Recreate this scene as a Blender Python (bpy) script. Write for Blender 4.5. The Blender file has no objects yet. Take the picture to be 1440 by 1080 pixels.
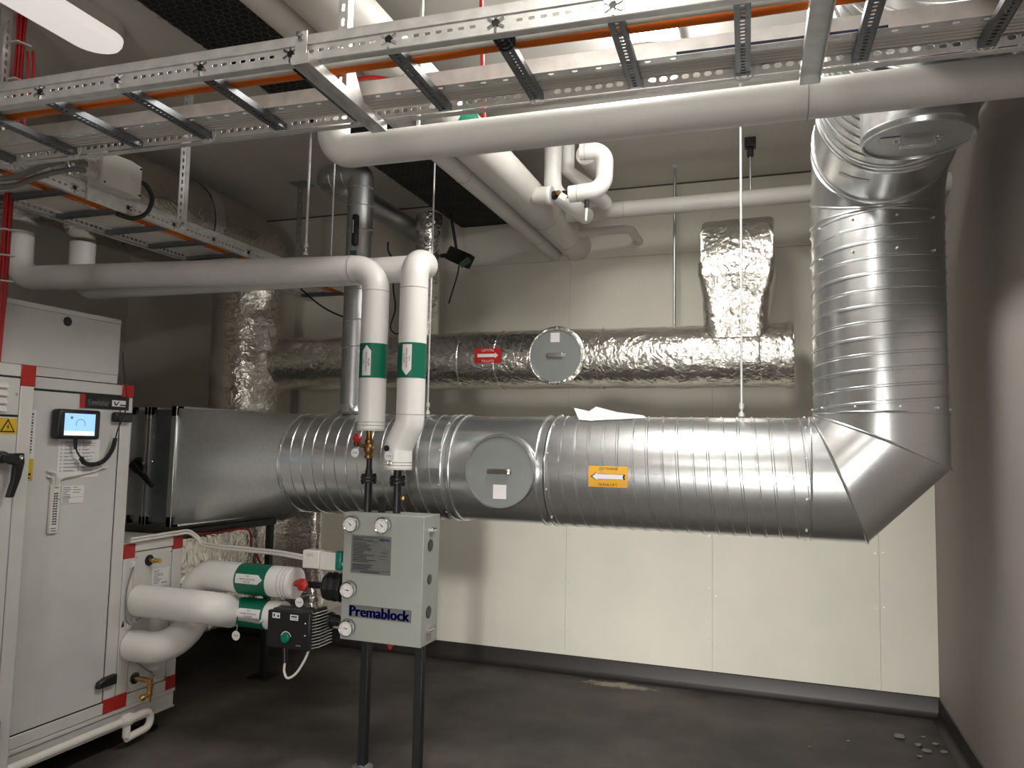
import bpy, math, random
from mathutils import Vector as V, Matrix, noise

random.seed(11)
sc = bpy.context.scene
PI = math.pi

# ------------------------------------------------------------------ camera
cam_d = bpy.data.cameras.new('camera')
cam = bpy.data.objects.new('camera', cam_d)
sc.collection.objects.link(cam)
YAW, PITCH, ROLL = -0.33881872, 0.0798602600, 0.0209046788
fw = V((math.sin(YAW) * math.cos(PITCH), math.cos(YAW) * math.cos(PITCH), math.sin(PITCH)))
rt = V((math.cos(YAW), -math.sin(YAW), 0))
up = rt.cross(fw)
rt2 = rt * math.cos(ROLL) + up * math.sin(ROLL)
up2 = up * math.cos(ROLL) - rt * math.sin(ROLL)
m = Matrix.Identity(4)
for i in range(3):
    m[i][0], m[i][1], m[i][2] = rt2[i], up2[i], -fw[i]
m[0][3], m[1][3], m[2][3] = 0.0, 0.0, 1.41
cam.matrix_world = m
cam_d.sensor_width = 36.0
cam_d.lens = 36.0 * 1074.54 / 1440.0
cam_d.clip_start = 0.05
sc.camera = cam

# ------------------------------------------------------------------ light and exposure
LAMP_NEAR, LAMP_FAR, LAMP_BACK = 0.62, 44.0, 30.0     # radiance of the ceiling luminaires' diffusers
FILL_POWER = 50.0                                   # fill light added out of view behind the photographer
LOW_FILL_POWER = 14.0                                   # narrow low light added there, aimed at the foot of the back wall
sc.view_settings.view_transform = 'Standard'
sc.view_settings.look = 'None'
sc.view_settings.gamma = 1.0
sc.view_settings.use_curve_mapping = False
sc.view_settings.exposure = 0.0
w = bpy.data.worlds.new('world')
sc.world = w
w.use_nodes = True
w.node_tree.nodes['Background'].inputs[0].default_value = (0.5, 0.5, 0.5, 1)
w.node_tree.nodes['Background'].inputs[1].default_value = 0.0
def area(name, sx, sy, power, loc, aim, spread=180.0):
    ld = bpy.data.lights.new(name, 'AREA')
    ld.shape = 'RECTANGLE'
    ld.size, ld.size_y, ld.energy = sx, sy, power
    ld.color = (1.0, 0.965, 0.92)
    ld.spread = math.radians(spread)
    lo = bpy.data.objects.new(name, ld)
    sc.collection.objects.link(lo)
    lo.location = loc
    lo.rotation_euler = (V(aim) - V(loc)).to_track_quat('-Z', 'Y').to_euler()
area('rear_fill_light', 0.9, 1.9, FILL_POWER, (0.2, -4.5, 1.1), (0.2, 4.75, 1.1))  # unseen soft light added to fill the room from behind the camera
area('low_fill_light', 0.5, 0.5, LOW_FILL_POWER, (0.45, -4.45, 0.7), (-0.7, 4.75, -0.10), 32.0)   # added out of view to brighten the lower back wall

# ------------------------------------------------------------------ materials
def nodes(name):
    mt = bpy.data.materials.new(name)
    mt.use_nodes = True
    nt = mt.node_tree
    return mt, nt, nt.nodes['Principled BSDF']

def mat(name, col, metal=0.0, rough=0.5, var=0.0, vscale=8.0, bump=0.0, bscale=60.0, spec=0.5, rvar=0.0, stretch=None, bdist=0.002, detail=4.0):
    mt, nt, b = nodes(name)
    b.inputs['Base Color'].default_value = (*col, 1)
    b.inputs['Metallic'].default_value = metal
    b.inputs['Roughness'].default_value = rough
    b.inputs['Specular IOR Level'].default_value = spec
    L = nt.links.new
    tc = nt.nodes.new('ShaderNodeTexCoord')
    mp = nt.nodes.new('ShaderNodeMapping')
    if stretch: mp.inputs['Scale'].default_value = stretch
    L(tc.outputs['Object'], mp.inputs[0])
    if var or rvar:
        n = nt.nodes.new('ShaderNodeTexNoise')
        n.inputs['Scale'].default_value = vscale
        n.inputs['Detail'].default_value = detail
        L(mp.outputs[0], n.inputs['Vector'])
        if var:
            r = nt.nodes.new('ShaderNodeMapRange')
            r.inputs[1].default_value, r.inputs[2].default_value = 0.3, 0.7
            r.inputs[3].default_value, r.inputs[4].default_value = 1 - var, 1 + var
            L(n.outputs['Fac'], r.inputs[0])
            mx = nt.nodes.new('ShaderNodeMix'); mx.data_type = 'RGBA'; mx.blend_type = 'MULTIPLY'
            mx.inputs[0].default_value = 1.0
            mx.inputs[6].default_value = (*col, 1)
            L(r.outputs[0], mx.inputs[7])
            L(mx.outputs[2], b.inputs['Base Color'])
        if rvar:
            r = nt.nodes.new('ShaderNodeMapRange')
            r.inputs[1].default_value, r.inputs[2].default_value = 0.3, 0.7
            r.inputs[3].default_value, r.inputs[4].default_value = rough - rvar, rough + rvar
            L(n.outputs['Fac'], r.inputs[0])
            L(r.outputs[0], b.inputs['Roughness'])
    if bump:
        n2 = nt.nodes.new('ShaderNodeTexNoise')
        n2.inputs['Scale'].default_value = bscale
        n2.inputs['Detail'].default_value = 3.0
        L(mp.outputs[0], n2.inputs['Vector'])
        bp = nt.nodes.new('ShaderNodeBump')
        bp.inputs['Strength'].default_value = bump
        bp.inputs['Distance'].default_value = bdist
        L(n2.outputs['Fac'], bp.inputs['Height'])
        L(bp.outputs[0], b.inputs['Normal'])
    return mt

def emit(name, col, s):
    mt, nt, b = nodes(name)
    b.inputs['Base Color'].default_value = (*col, 1)
    b.inputs['Emission Color'].default_value = (*col, 1)
    b.inputs['Emission Strength'].default_value = s
    return mt

def galv_mat(name, col, rough, spangle=0.07):
    """hot-dip galvanised sheet: spangle cells vary brightness and gloss a little"""
    mt, nt, b = nodes(name)
    L = nt.links.new
    b.inputs['Metallic'].default_value = 0.92
    tc = nt.nodes.new('ShaderNodeTexCoord')
    vo = nt.nodes.new('ShaderNodeTexVoronoi'); vo.inputs['Scale'].default_value = 110
    n = nt.nodes.new('ShaderNodeTexNoise'); n.inputs['Scale'].default_value = 5; n.inputs['Detail'].default_value = 5
    L(tc.outputs['Object'], vo.inputs['Vector']); L(tc.outputs['Object'], n.inputs['Vector'])
    sx = nt.nodes.new('ShaderNodeSeparateColor'); L(vo.outputs['Color'], sx.inputs[0])
    ad = nt.nodes.new('ShaderNodeMath'); ad.operation = 'ADD'
    L(sx.outputs[0], ad.inputs[0]); L(n.outputs['Fac'], ad.inputs[1])
    r = nt.nodes.new('ShaderNodeMapRange')
    r.inputs[1].default_value, r.inputs[2].default_value = 0.3, 1.6
    r.inputs[3].default_value, r.inputs[4].default_value = 1 - spangle, 1 + spangle
    L(ad.outputs[0], r.inputs[0])
    mx = nt.nodes.new('ShaderNodeMix'); mx.data_type = 'RGBA'; mx.blend_type = 'MULTIPLY'
    mx.inputs[0].default_value = 1.0; mx.inputs[6].default_value = (*col, 1)
    L(r.outputs[0], mx.inputs[7]); L(mx.outputs[2], b.inputs['Base Color'])
    r2 = nt.nodes.new('ShaderNodeMapRange')
    r2.inputs[1].default_value, r2.inputs[2].default_value = 0.3, 1.6
    r2.inputs[3].default_value, r2.inputs[4].default_value = rough - 0.012, rough + 0.012
    L(ad.outputs[0], r2.inputs[0]); L(r2.outputs[0], b.inputs['Roughness'])
    return mt

def foil_mat(name, col, strength=0.8):
    """crumpled aluminium foil: facets at three scales"""
    mt, nt, b = nodes(name)
    L = nt.links.new
    b.inputs['Base Color'].default_value = (*col, 1)
    b.inputs['Metallic'].default_value = 0.95
    b.inputs['Roughness'].default_value = 0.21
    tc = nt.nodes.new('ShaderNodeTexCoord')
    wn = nt.nodes.new('ShaderNodeTexNoise'); wn.inputs['Scale'].default_value = 9; wn.inputs['Detail'].default_value = 3
    L(tc.outputs['Object'], wn.inputs['Vector'])
    mx = nt.nodes.new('ShaderNodeMix'); mx.data_type = 'RGBA'; mx.blend_type = 'LINEAR_LIGHT'; mx.inputs[0].default_value = 0.09
    L(tc.outputs['Object'], mx.inputs[6]); L(wn.outputs['Color'], mx.inputs[7])
    v1 = nt.nodes.new('ShaderNodeTexVoronoi'); v1.feature = 'DISTANCE_TO_EDGE'; v1.inputs['Scale'].default_value = 10
    v2 = nt.nodes.new('ShaderNodeTexVoronoi'); v2.feature = 'F1'; v2.inputs['Scale'].default_value = 24
    n3 = nt.nodes.new('ShaderNodeTexNoise'); n3.inputs['Scale'].default_value = 16; n3.inputs['Detail'].default_value = 5; n3.inputs['Distortion'].default_value = 1.5
    for t in (v1, v2, n3): L(mx.outputs[2], t.inputs['Vector'])
    a = nt.nodes.new('ShaderNodeMath'); a.operation = 'MULTIPLY_ADD'; a.inputs[1].default_value = 0.5
    L(v2.outputs['Distance'], a.inputs[0]); L(n3.outputs['Fac'], a.inputs[2])
    a2 = nt.nodes.new('ShaderNodeMath'); a2.operation = 'MULTIPLY_ADD'; a2.inputs[1].default_value = 0.8
    L(v1.outputs['Distance'], a2.inputs[0]); L(a.outputs[0], a2.inputs[2])
    bp = nt.nodes.new('ShaderNodeBump'); bp.inputs['Strength'].default_value = strength; bp.inputs['Distance'].default_value = 0.016
    L(a2.outputs[0], bp.inputs['Height']); L(bp.outputs[0], b.inputs['Normal'])
    return mt

def floor_mat():
    mt, nt, b = nodes('painted_concrete_floor')
    L = nt.links.new
    tc = nt.nodes.new('ShaderNodeTexCoord')
    n1 = nt.nodes.new('ShaderNodeTexNoise'); n1.inputs['Scale'].default_value = 2.2; n1.inputs['Detail'].default_value = 6; n1.inputs['Roughness'].default_value = 0.6
    L(tc.outputs['Object'], n1.inputs['Vector'])
    cr = nt.nodes.new('ShaderNodeValToRGB')
    cr.color_ramp.elements[0].position, cr.color_ramp.elements[1].position = 0.32, 0.72
    cr.color_ramp.elements[0].color = (0.026, 0.0235, 0.0215, 1); cr.color_ramp.elements[1].color = (0.150, 0.130, 0.117, 1)
    L(n1.outputs['Fac'], cr.inputs[0])
    # lime bloom in a patch along the foot of the back wall
    mp = nt.nodes.new('ShaderNodeMapping'); mp.inputs['Location'].default_value = (0.92 * 2.4, -4.63 * 9, 0); mp.inputs['Scale'].default_value = (2.4, 9, 1)
    L(tc.outputs['Object'], mp.inputs[0])
    ln = nt.nodes.new('ShaderNodeVectorMath'); ln.operation = 'LENGTH'; L(mp.outputs[0], ln.inputs[0])
    mr = nt.nodes.new('ShaderNodeMapRange'); mr.inputs[1].default_value, mr.inputs[2].default_value = 0.1, 1.0; mr.inputs[3].default_value, mr.inputs[4].default_value = 0.62, 0.0
    L(ln.outputs['Value'], mr.inputs[0])
    n2 = nt.nodes.new('ShaderNodeTexNoise'); n2.inputs['Scale'].default_value = 14; n2.inputs['Detail'].default_value = 8; n2.inputs['Roughness'].default_value = 0.7
    L(tc.outputs['Object'], n2.inputs['Vector'])
    ad = nt.nodes.new('ShaderNodeMath'); ad.operation = 'ADD'; L(mr.outputs[0], ad.inputs[0]); L(n2.outputs['Fac'], ad.inputs[1])
    m2 = nt.nodes.new('ShaderNodeMapRange'); m2.inputs[1].default_value, m2.inputs[2].default_value = 0.82, 1.0
    L(ad.outputs[0], m2.inputs[0])
    mx = nt.nodes.new('ShaderNodeMix'); mx.data_type = 'RGBA'
    L(m2.outputs[0], mx.inputs[0]); L(cr.outputs[0], mx.inputs[6]); mx.inputs[7].default_value = (0.42, 0.38, 0.31, 1)
    L(mx.outputs[2], b.inputs['Base Color'])
    r = nt.nodes.new('ShaderNodeMapRange'); r.inputs[3].default_value, r.inputs[4].default_value = 0.42, 0.7
    L(n1.outputs['Fac'], r.inputs[0]); L(r.outputs[0], b.inputs['Roughness'])
    bp = nt.nodes.new('ShaderNodeBump'); bp.inputs['Strength'].default_value = 0.15; bp.inputs['Distance'].default_value = 0.004
    L(n2.outputs['Fac'], bp.inputs['Height']); L(bp.outputs[0], b.inputs['Normal'])
    return mt

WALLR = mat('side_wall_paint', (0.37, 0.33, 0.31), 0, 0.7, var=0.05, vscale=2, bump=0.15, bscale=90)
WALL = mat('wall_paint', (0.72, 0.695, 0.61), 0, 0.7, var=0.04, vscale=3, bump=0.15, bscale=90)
CEIL = mat('ceiling_paint', (0.71, 0.675, 0.625), 0, 0.75, var=0.05, vscale=2, bump=0.15, bscale=70)
DARKW = mat('joint_shadow_board', (0.10, 0.09, 0.075), 0, 0.9)
FLOOR = floor_mat()
BASE = mat('baseboard_vinyl', (0.022, 0.019, 0.018), 0, 0.45, var=0.15)
GALV = galv_mat('galvanised_sheet', (0.74, 0.76, 0.76), 0.26, 0.04)
GALVD = galv_mat('galvanised_sheet_dull', (0.50, 0.51, 0.51), 0.40)
STEEL = mat('zinc_plated_steel', (0.80, 0.80, 0.78), 0.55, 0.42, var=0.12, vscale=25)
RUNG = mat('dull_zinc_rung', (0.20, 0.212, 0.225), 0.8, 0.42, var=0.12, vscale=25)
FOIL = foil_mat('aluminium_foil', (0.82, 0.79, 0.74), 0.42)
FOILD = foil_mat('aged_aluminium_foil', (0.62, 0.58, 0.53), 0.35)
PVC = mat('white_pipe_jacket', (0.82, 0.805, 0.775), 0, 0.38, var=0.03, vscale=4)
PVCG = mat('grey_white_pipe_jacket', (0.60, 0.58, 0.54), 0, 0.5, var=0.05, vscale=4)
SEAM = mat('jacket_seam', (0.42, 0.40, 0.37), 0, 0.5)
AHU = mat('aluzinc_grey_panel', (0.66, 0.655, 0.625), 0.15, 0.42, var=0.05, vscale=5, rvar=0.05)
AHUF = mat('aluminium_frame_profile', (0.69, 0.68, 0.65), 0.2, 0.42, var=0.04)
GASK = mat('black_gasket', (0.012, 0.012, 0.012), 0, 0.6)
RED = mat('red_plastic', (0.42, 0.018, 0.014), 0, 0.4, var=0.05)
BLK = mat('black_plastic', (0.012, 0.012, 0.013), 0, 0.35)
BLKM = mat('black_painted_steel', (0.010, 0.011, 0.012), 0, 0.45)
RUBB = mat('black_rubber_insulation', (0.006, 0.006, 0.007), 0, 0.75, bump=0.3, bscale=35, bdist=0.01)
WIRE = mat('chicken_wire', (0.16, 0.15, 0.13), 0.8, 0.4)
GREEN = mat('green_label', (0.0, 0.135, 0.075), 0, 0.4, var=0.06)
WHITE = mat('white_label', (0.82, 0.81, 0.79), 0, 0.45)
PAPER = mat('paper', (0.82, 0.81, 0.79), 0, 0.7)
INK = mat('black_ink', (0.015, 0.015, 0.016), 0, 0.6)
GINK = mat('grey_ink', (0.16, 0.16, 0.155), 0, 0.6)
BLUE = mat('blue_lettering', (0.018, 0.03, 0.38), 0, 0.4)
YEL = mat('orange_yellow_sign', (0.80, 0.40, 0.02), 0, 0.45)
YELW = mat('warning_yellow', (0.70, 0.46, 0.02), 0, 0.45)
REDS = mat('red_sign', (0.52, 0.015, 0.015), 0, 0.45)
BOXG = mat('grey_green_lacquer', (0.36, 0.375, 0.345), 0.1, 0.42, var=0.03)
PLATE = mat('anodised_nameplate', (0.25, 0.255, 0.245), 0.6, 0.4)
LIDG = mat('grey_lid_coating', (0.27, 0.29, 0.275), 0.3, 0.42, var=0.05)
CHROME = mat('chrome', (0.75, 0.75, 0.74), 1.0, 0.15)
BRASS = mat('brass', (0.62, 0.40, 0.13), 1.0, 0.3, var=0.15, vscale=30)
BRONZE = mat('aged_brass', (0.30, 0.17, 0.06), 0.9, 0.4, var=0.3, vscale=40)
CABW = mat('white_cable', (0.80, 0.77, 0.71), 0, 0.5, var=0.06)
CABO = mat('orange_cable', (0.86, 0.19, 0.012), 0, 0.45)
CABR = mat('red_cable', (0.50, 0.02, 0.02), 0, 0.45)
CABK = mat('black_cable', (0.012, 0.012, 0.012), 0, 0.5)
CABG = mat('grey_cable', (0.20, 0.195, 0.18), 0, 0.5)
PLAST = mat('white_plastic', (0.76, 0.73, 0.68), 0, 0.4)
JBOX = mat('light_grey_enclosure', (0.72, 0.70, 0.65), 0, 0.5)
KNOB = mat('green_plastic', (0.0, 0.18, 0.12), 0, 0.35)
SCREEN = emit('lit_screen', (0.30, 0.55, 0.80), 0.9)
SCREENL = emit('lit_screen_pale', (0.75, 0.86, 0.92), 0.9)
LAMPN = emit('led_diffuser_near', (1.0, 0.93, 0.89), LAMP_NEAR)
LAMPF = emit('led_diffuser_far', (1.0, 0.965, 0.92), LAMP_FAR)
LAMPB = emit('led_diffuser_behind', (1.0, 0.95, 0.88), LAMP_BACK)
STONE = mat('concrete_crumb', (0.22, 0.20, 0.17), 0, 0.9)

# ------------------------------------------------------------------ mesh helpers
ORG = {}

def frame(d):
    d = d.normalized()
    a = V((0, 0, 1)) if abs(d.z) < 0.9 else V((0, 1, 0))
    u = d.cross(a).normalized()
    return u, d.cross(u).normalized()

def fillet(path, R, seg=8):
    P = [V(p) for p in path]
    out = [P[0]]
    for i in range(1, len(P) - 1):
        a, p, b = P[i - 1], P[i], P[i + 1]
        r = R[i - 1] if isinstance(R, (list, tuple)) else R
        d1, d2 = (p - a).normalized(), (b - p).normalized()
        ang = d1.angle(d2)
        if ang < 0.02 or r <= 0:
            out.append(p); continue
        t = r * math.tan(ang / 2)
        t = min(t, (p - a).length * 0.499, (b - p).length * 0.499)
        r = t / math.tan(ang / 2)
        s = p - d1 * t
        nrm = (d2 - d1 * d1.dot(d2)).normalized()
        c = s + nrm * r
        for k in range(seg + 1):
            f = ang * k / seg
            out.append(c - nrm * (r * math.cos(f)) + d1 * (r * math.sin(f)))
    out.append(P[-1])
    return out

def smooth_path(pts, n=8):
    P = [V(p) for p in pts]
    P = [P[0] * 2 - P[1]] + P + [P[-1] * 2 - P[-2]]
    out = []
    for i in range(1, len(P) - 2):
        p0, p1, p2, p3 = P[i - 1:i + 3]
        for k in range(n):
            t = k / n
            out.append(0.5 * ((2 * p1) + (p2 - p0) * t + (2 * p0 - 5 * p1 + 4 * p2 - p3) * t * t + (3 * p1 - p0 - 3 * p2 + p3) * t ** 3))
    out.append(P[-2])
    return out

def dense(path, step):
    out = [V(path[0])]
    for a, b in zip(path[:-1], path[1:]):
        a, b = V(a), V(b)
        k = max(1, int(math.ceil((b - a).length / step)))
        for i in range(1, k + 1):
            out.append(a.lerp(b, i / k))
    return out

class MB:
    def __init__(s):
        s.v, s.f = [], []
    def add(s, vs, fs):
        o = len(s.v)
        s.v += [V(p) for p in vs]
        s.f += [[i + o for i in f] for f in fs]
        return s
    def box(s, x0, x1, y0, y1, z0, z1):
        vs = [(x, y, z) for x in (x0, x1) for y in (y0, y1) for z in (z0, z1)]
        return s.add(vs, [(0, 1, 3, 2), (4, 6, 7, 5), (0, 4, 5, 1), (2, 3, 7, 6), (0, 2, 6, 4), (1, 5, 7, 3)])
    def obox(s, c, u, v_, w_):
        """box at centre c with half-axis vectors"""
        c, u, v_, w_ = V(c), V(u), V(v_), V(w_)
        vs = [c + u * i + v_ * j + w_ * k for i in (-1, 1) for j in (-1, 1) for k in (-1, 1)]
        return s.add(vs, [(0, 1, 3, 2), (4, 6, 7, 5), (0, 4, 5, 1), (2, 3, 7, 6), (0, 2, 6, 4), (1, 5, 7, 3)])
    def bar(s, a, b, wd, ht, upv=(0, 0, 1)):
        a, b = V(a), V(b)
        d = (b - a); L = d.length; d = d.normalized()
        u = d.cross(V(upv)).normalized(); w_ = u.cross(d).normalized()
        return s.obox((a + b) / 2, d * L / 2, u * wd / 2, w_ * ht / 2)
    def prism(s, poly, o, u, v_, n):
        """polygon poly in the (u, v) plane at o, extruded along vector n"""
        o, u, v_, n = V(o), V(u), V(v_), V(n)
        k = len(poly)
        vs = [o + u * a + v_ * b for a, b in poly] + [o + u * a + v_ * b + n for a, b in poly]
        fs = [tuple(range(k - 1, -1, -1)), tuple(range(k, 2 * k))] + [(i, (i + 1) % k, k + (i + 1) % k, k + i) for i in range(k)]
        return s.add(vs, fs)
    def tube(s, path, r, n=16, caps=True, fn=None):
        P = [V(p) for p in path]
        rs = r if isinstance(r, (list, tuple)) else [r] * len(P)
        T = []
        for i in range(len(P)):
            a = P[max(0, i - 1)]; b = P[min(len(P) - 1, i + 1)]
            T.append((b - a).normalized() if (b - a).length > 1e-9 else V((0, 0, 1)))
        u, w_ = frame(T[0])
        vs, fs = [], []
        for i, p in enumerate(P):
            if i:
                q = T[i - 1].rotation_difference(T[i])
                u = q @ u
                u = (u - T[i] * u.dot(T[i])).normalized()
            w_ = T[i].cross(u)
            for j in range(n):
                a = 2 * PI * j / n
                d = u * math.cos(a) + w_ * math.sin(a)
                x = p + d * rs[i]
                if fn: x = x + d * fn(x)
                vs.append(x)
        for i in range(len(P) - 1):
            for j in range(n):
                k = (j + 1) % n
                fs.append((i * n + j, i * n + k, (i + 1) * n + k, (i + 1) * n + j))
        if caps:
            fs.append(tuple(range(n - 1, -1, -1)))
            fs.append(tuple(range((len(P) - 1) * n, len(P) * n)))
        return s.add(vs, fs)
    def cyl(s, a, b, r0, r1=None, n=24, caps=True):
        return s.tube([a, b], [r0, r0 if r1 is None else r1], n, caps)
    def lathe(s, p, ax, prof, n=32, caps=True):
        """prof: (radius, height along ax)"""
        p, ax = V(p), V(ax).normalized()
        u, w_ = frame(ax)
        vs, fs = [], []
        for r, h in prof:
            for j in range(n):
                a = 2 * PI * j / n
                vs.append(p + ax * h + (u * math.cos(a) + w_ * math.sin(a)) * r)
        for i in range(len(prof) - 1):
            for j in range(n):
                k = (j + 1) % n
                fs.append((i * n + j, i * n + k, (i + 1) * n + k, (i + 1) * n + j))
        if caps:
            fs.append(tuple(range(n - 1, -1, -1)))
            fs.append(tuple(range((len(prof) - 1) * n, len(prof) * n)))
        return s.add(vs, fs)
    def ball(s, c, r, n=12, scale=(1, 1, 1)):
        c = V(c); vs, fs = [], []
        for i in range(n + 1):
            a = PI * i / n
            for j in range(2 * n):
                b = PI * j / n
                vs.append(c + V((r * math.sin(a) * math.cos(b) * scale[0], r * math.sin(a) * math.sin(b) * scale[1], r * math.cos(a) * scale[2])))
        m_ = 2 * n
        for i in range(n):
            for j in range(m_):
                fs.append((i * m_ + j, (i + 1) * m_ + j, (i + 1) * m_ + (j + 1) % m_, i * m_ + (j + 1) % m_))
        return s.add(vs, fs)
    def ring(s, c, ax, R, r, n=48, k=8):
        """torus"""
        c, ax = V(c), V(ax).normalized(); u, w_ = frame(ax)
        loop = [c + (u * math.cos(2 * PI * i / n) + w_ * math.sin(2 * PI * i / n)) * R for i in range(n)]
        return s.loop(loop, r, k)
    def loop(s, pts, r, k=8):
        """closed tube through pts"""
        n = len(pts); c = sum(pts, V()) / n
        vs, fs = [], []
        for i in range(n):
            t = (pts[(i + 1) % n] - pts[i - 1]).normalized()
            o = (pts[i] - c); o = (o - t * o.dot(t)).normalized()
            b = t.cross(o)
            for j in range(k):
                a = 2 * PI * j / k
                vs.append(pts[i] + o * (r * math.cos(a)) + b * (r * math.sin(a)))
        for i in range(n):
            for j in range(k):
                i2, j2 = (i + 1) % n, (j + 1) % k
                fs.append((i * k + j, i2 * k + j, i2 * k + j2, i * k + j2))
        return s.add(vs, fs)
    def perf(s, o, u, v_, L, W, pitch, hu, hv, th=0.0015, vc=0.5, start=0.0, skip=None):
        """flat strip (length L along u, width W along v) with a row of slots hu x hv"""
        o, u, v_ = V(o), V(u).normalized(), V(v_).normalized()
        nn = u.cross(v_) * th
        n = max(1, int((L - start) / pitch))
        cells = []
        x = start
        if start > 0: cells.append((0, start, False))
        for i in range(n):
            cells.append((x, x + pitch, not (skip and skip(x + pitch / 2)))); x += pitch
        if x < L - 1e-6: cells.append((x, L, False))
        def put(q): return o + u * q[0] + v_ * q[1]
        for a, b, hole in cells:
            if not hole:
                q = [(a, 0), (b, 0), (b, W), (a, W)]
                s.add([put(p) for p in q] + [put(p) + nn for p in q], [(3, 2, 1, 0), (4, 5, 6, 7)])
                continue
            cx, cy = (a + b) / 2, W * vc
            h, k = hu / 2, hv / 2
            e = min(h, k) * 0.6
            hp = [(cx - h + e, cy - k), (cx + h - e, cy - k), (cx + h, cy - k + e), (cx + h, cy + k - e), (cx + h - e, cy + k), (cx - h + e, cy + k), (cx - h, cy + k - e), (cx - h, cy - k + e)]
            co = [(a, 0), (b, 0), (b, W), (a, W)]
            vs = [put(p) for p in co + hp]
            vs += [p + nn for p in vs]
            fs = [(0, 1, 5, 4), (1, 6, 5), (1, 2, 7, 6), (2, 8, 7), (2, 3, 9, 8), (3, 10, 9), (3, 0, 11, 10), (0, 4, 11)]
            allf = [tuple(reversed(f)) for f in fs] + [tuple(i + 12 for i in f) for f in fs]
            allf += [(4 + i, 4 + (i + 1) % 8, 16 + (i + 1) % 8, 16 + i) for i in range(8)]
            s.add(vs, allf)
        q = [(0, 0), (L, 0), (L, W), (0, W)]
        vs = [put(p) for p in q] + [put(p) + nn for p in q]
        s.add(vs, [(i, (i + 1) % 4, 4 + (i + 1) % 4, 4 + i) for i in range(4)])
        return s
    def build(s, name, mt, parent=None, smooth=35, bevel=0.0, label=None, local=None):
        me = bpy.data.meshes.new(name)
        off = V((0, 0, 0)) if parent is None else ORG.get(parent, V((0, 0, 0)))
        me.from_pydata([tuple(p - off) for p in s.v], [], s.f)
        me.update()
        if mt is not None: me.materials.append(mt)
        if smooth:
            me.polygons.foreach_set('use_smooth', [True] * len(me.polygons))
            me.set_sharp_from_angle(angle=math.radians(smooth))
        o = bpy.data.objects.new(name, me)
        sc.collection.objects.link(o)
        if bevel:
            b = o.modifiers.new('bevel', 'BEVEL'); b.width = bevel; b.segments = 2; b.limit_method = 'ANGLE'; b.angle_limit = math.radians(40)
        if parent is not None:
            o.parent = parent
            ORG[o] = off
        if label: o['label'] = label
        return o

def tag(o, label, cat, group=None, kind=None):
    o['label'] = label; o['category'] = cat
    if group: o['group'] = group
    if kind: o['kind'] = kind
    return o

def thing(name, label, cat, loc=(0, 0, 0), group=None):
    o = bpy.data.objects.new(name, None)
    o.empty_display_size = 0.1
    sc.collection.objects.link(o)
    o.location = loc
    ORG[o] = V(loc)
    return tag(o, label, cat, group)

def struct(o):
    o['kind'] = 'structure'
    return o

_tc = {}
def glyphs(body):
    """(verts, faces) of centred filled lettering of unit size in the xy plane"""
    if body not in _tc:
        cu = bpy.data.curves.new('lettering', 'FONT')
        cu.body = body; cu.align_x = 'CENTER'; cu.align_y = 'CENTER'; cu.resolution_u = 2; cu.space_line = 0.95
        ob = bpy.data.objects.new('lettering', cu)
        sc.collection.objects.link(ob)
        dg = bpy.context.evaluated_depsgraph_get()
        me = ob.evaluated_get(dg).to_mesh()
        vs = [v.co.copy() for v in me.vertices]; fs = [tuple(p.vertices) for p in me.polygons]
        ob.evaluated_get(dg).to_mesh_clear()
        bpy.data.objects.remove(ob); bpy.data.curves.remove(cu)
        xs = [p.x for p in vs]; ys = [p.y for p in vs]
        cx, cy = (min(xs) + max(xs)) / 2, (min(ys) + max(ys)) / 2
        _tc[body] = ([V((p.x - cx, p.y - cy, 0)) for p in vs], fs)
    return _tc[body]

def text(body, fn, width, height, mt, parent, name='lettering', bold=0.0):
    """lettering fitted in width x height; fn(x, y) places a point"""
    vs, fs = glyphs(body)
    w0 = max(p.x for p in vs) * 2; h0 = max(p.y for p in vs) * 2
    mb = MB()
    sx, sy = width / w0, height / h0
    for dx in ((0,) if not bold else (-bold, -bold / 2, 0, bold / 2, bold)):
        mb.add([fn(p.x * sx + dx, p.y * sy) for p in vs], fs)
    return mb.build(name, mt, parent, smooth=0)

def plane_fn(o, u, v_, lift=0.0006):
    o, u, v_ = V(o), V(u).normalized(), V(v_).normalized()
    n = u.cross(v_)
    return lambda x, y: o + u * x + v_ * y + n * lift

def cyl_fn(c, ax, tan, R, lift=0.0008):
    """x runs along the axis, y round the cylinder towards tan; the middle faces ax x tan"""
    c, ax, tan = V(c), V(ax).normalized(), V(tan).normalized()
    ref = ax.cross(tan)
    return lambda x, y: c + ax * x + (ref * math.cos(y / R) + tan * math.sin(y / R)) * (R + lift)

def patch(fn, slices, nx=6):
    """slices: (y, x0, x1); a sheet laid through fn"""
    mb = MB(); vs, fs = [], []
    for y, a, b in slices:
        for i in range(nx + 1): vs.append(fn(a + (b - a) * i / nx, y))
    for k in range(len(slices) - 1):
        for i in range(nx):
            q = k * (nx + 1) + i
            fs.append((q, q + 1, q + nx + 2, q + nx + 1))
    return mb.add(vs, fs)

def lines(fn, rows, mt, parent, name='print'):
    """rows: (x0, x1, y, thickness) of unreadable small print"""
    mb = MB()
    for a, b, y, t in rows:
        mb.add([fn(a, y - t / 2), fn(b, y - t / 2), fn(b, y + t / 2), fn(a, y + t / 2)], [(0, 1, 2, 3)])
    o_ = mb.build(name, mt, parent, smooth=0)
    if len(rows) > 1: o_['kind'] = 'stuff'
    return o_

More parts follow.
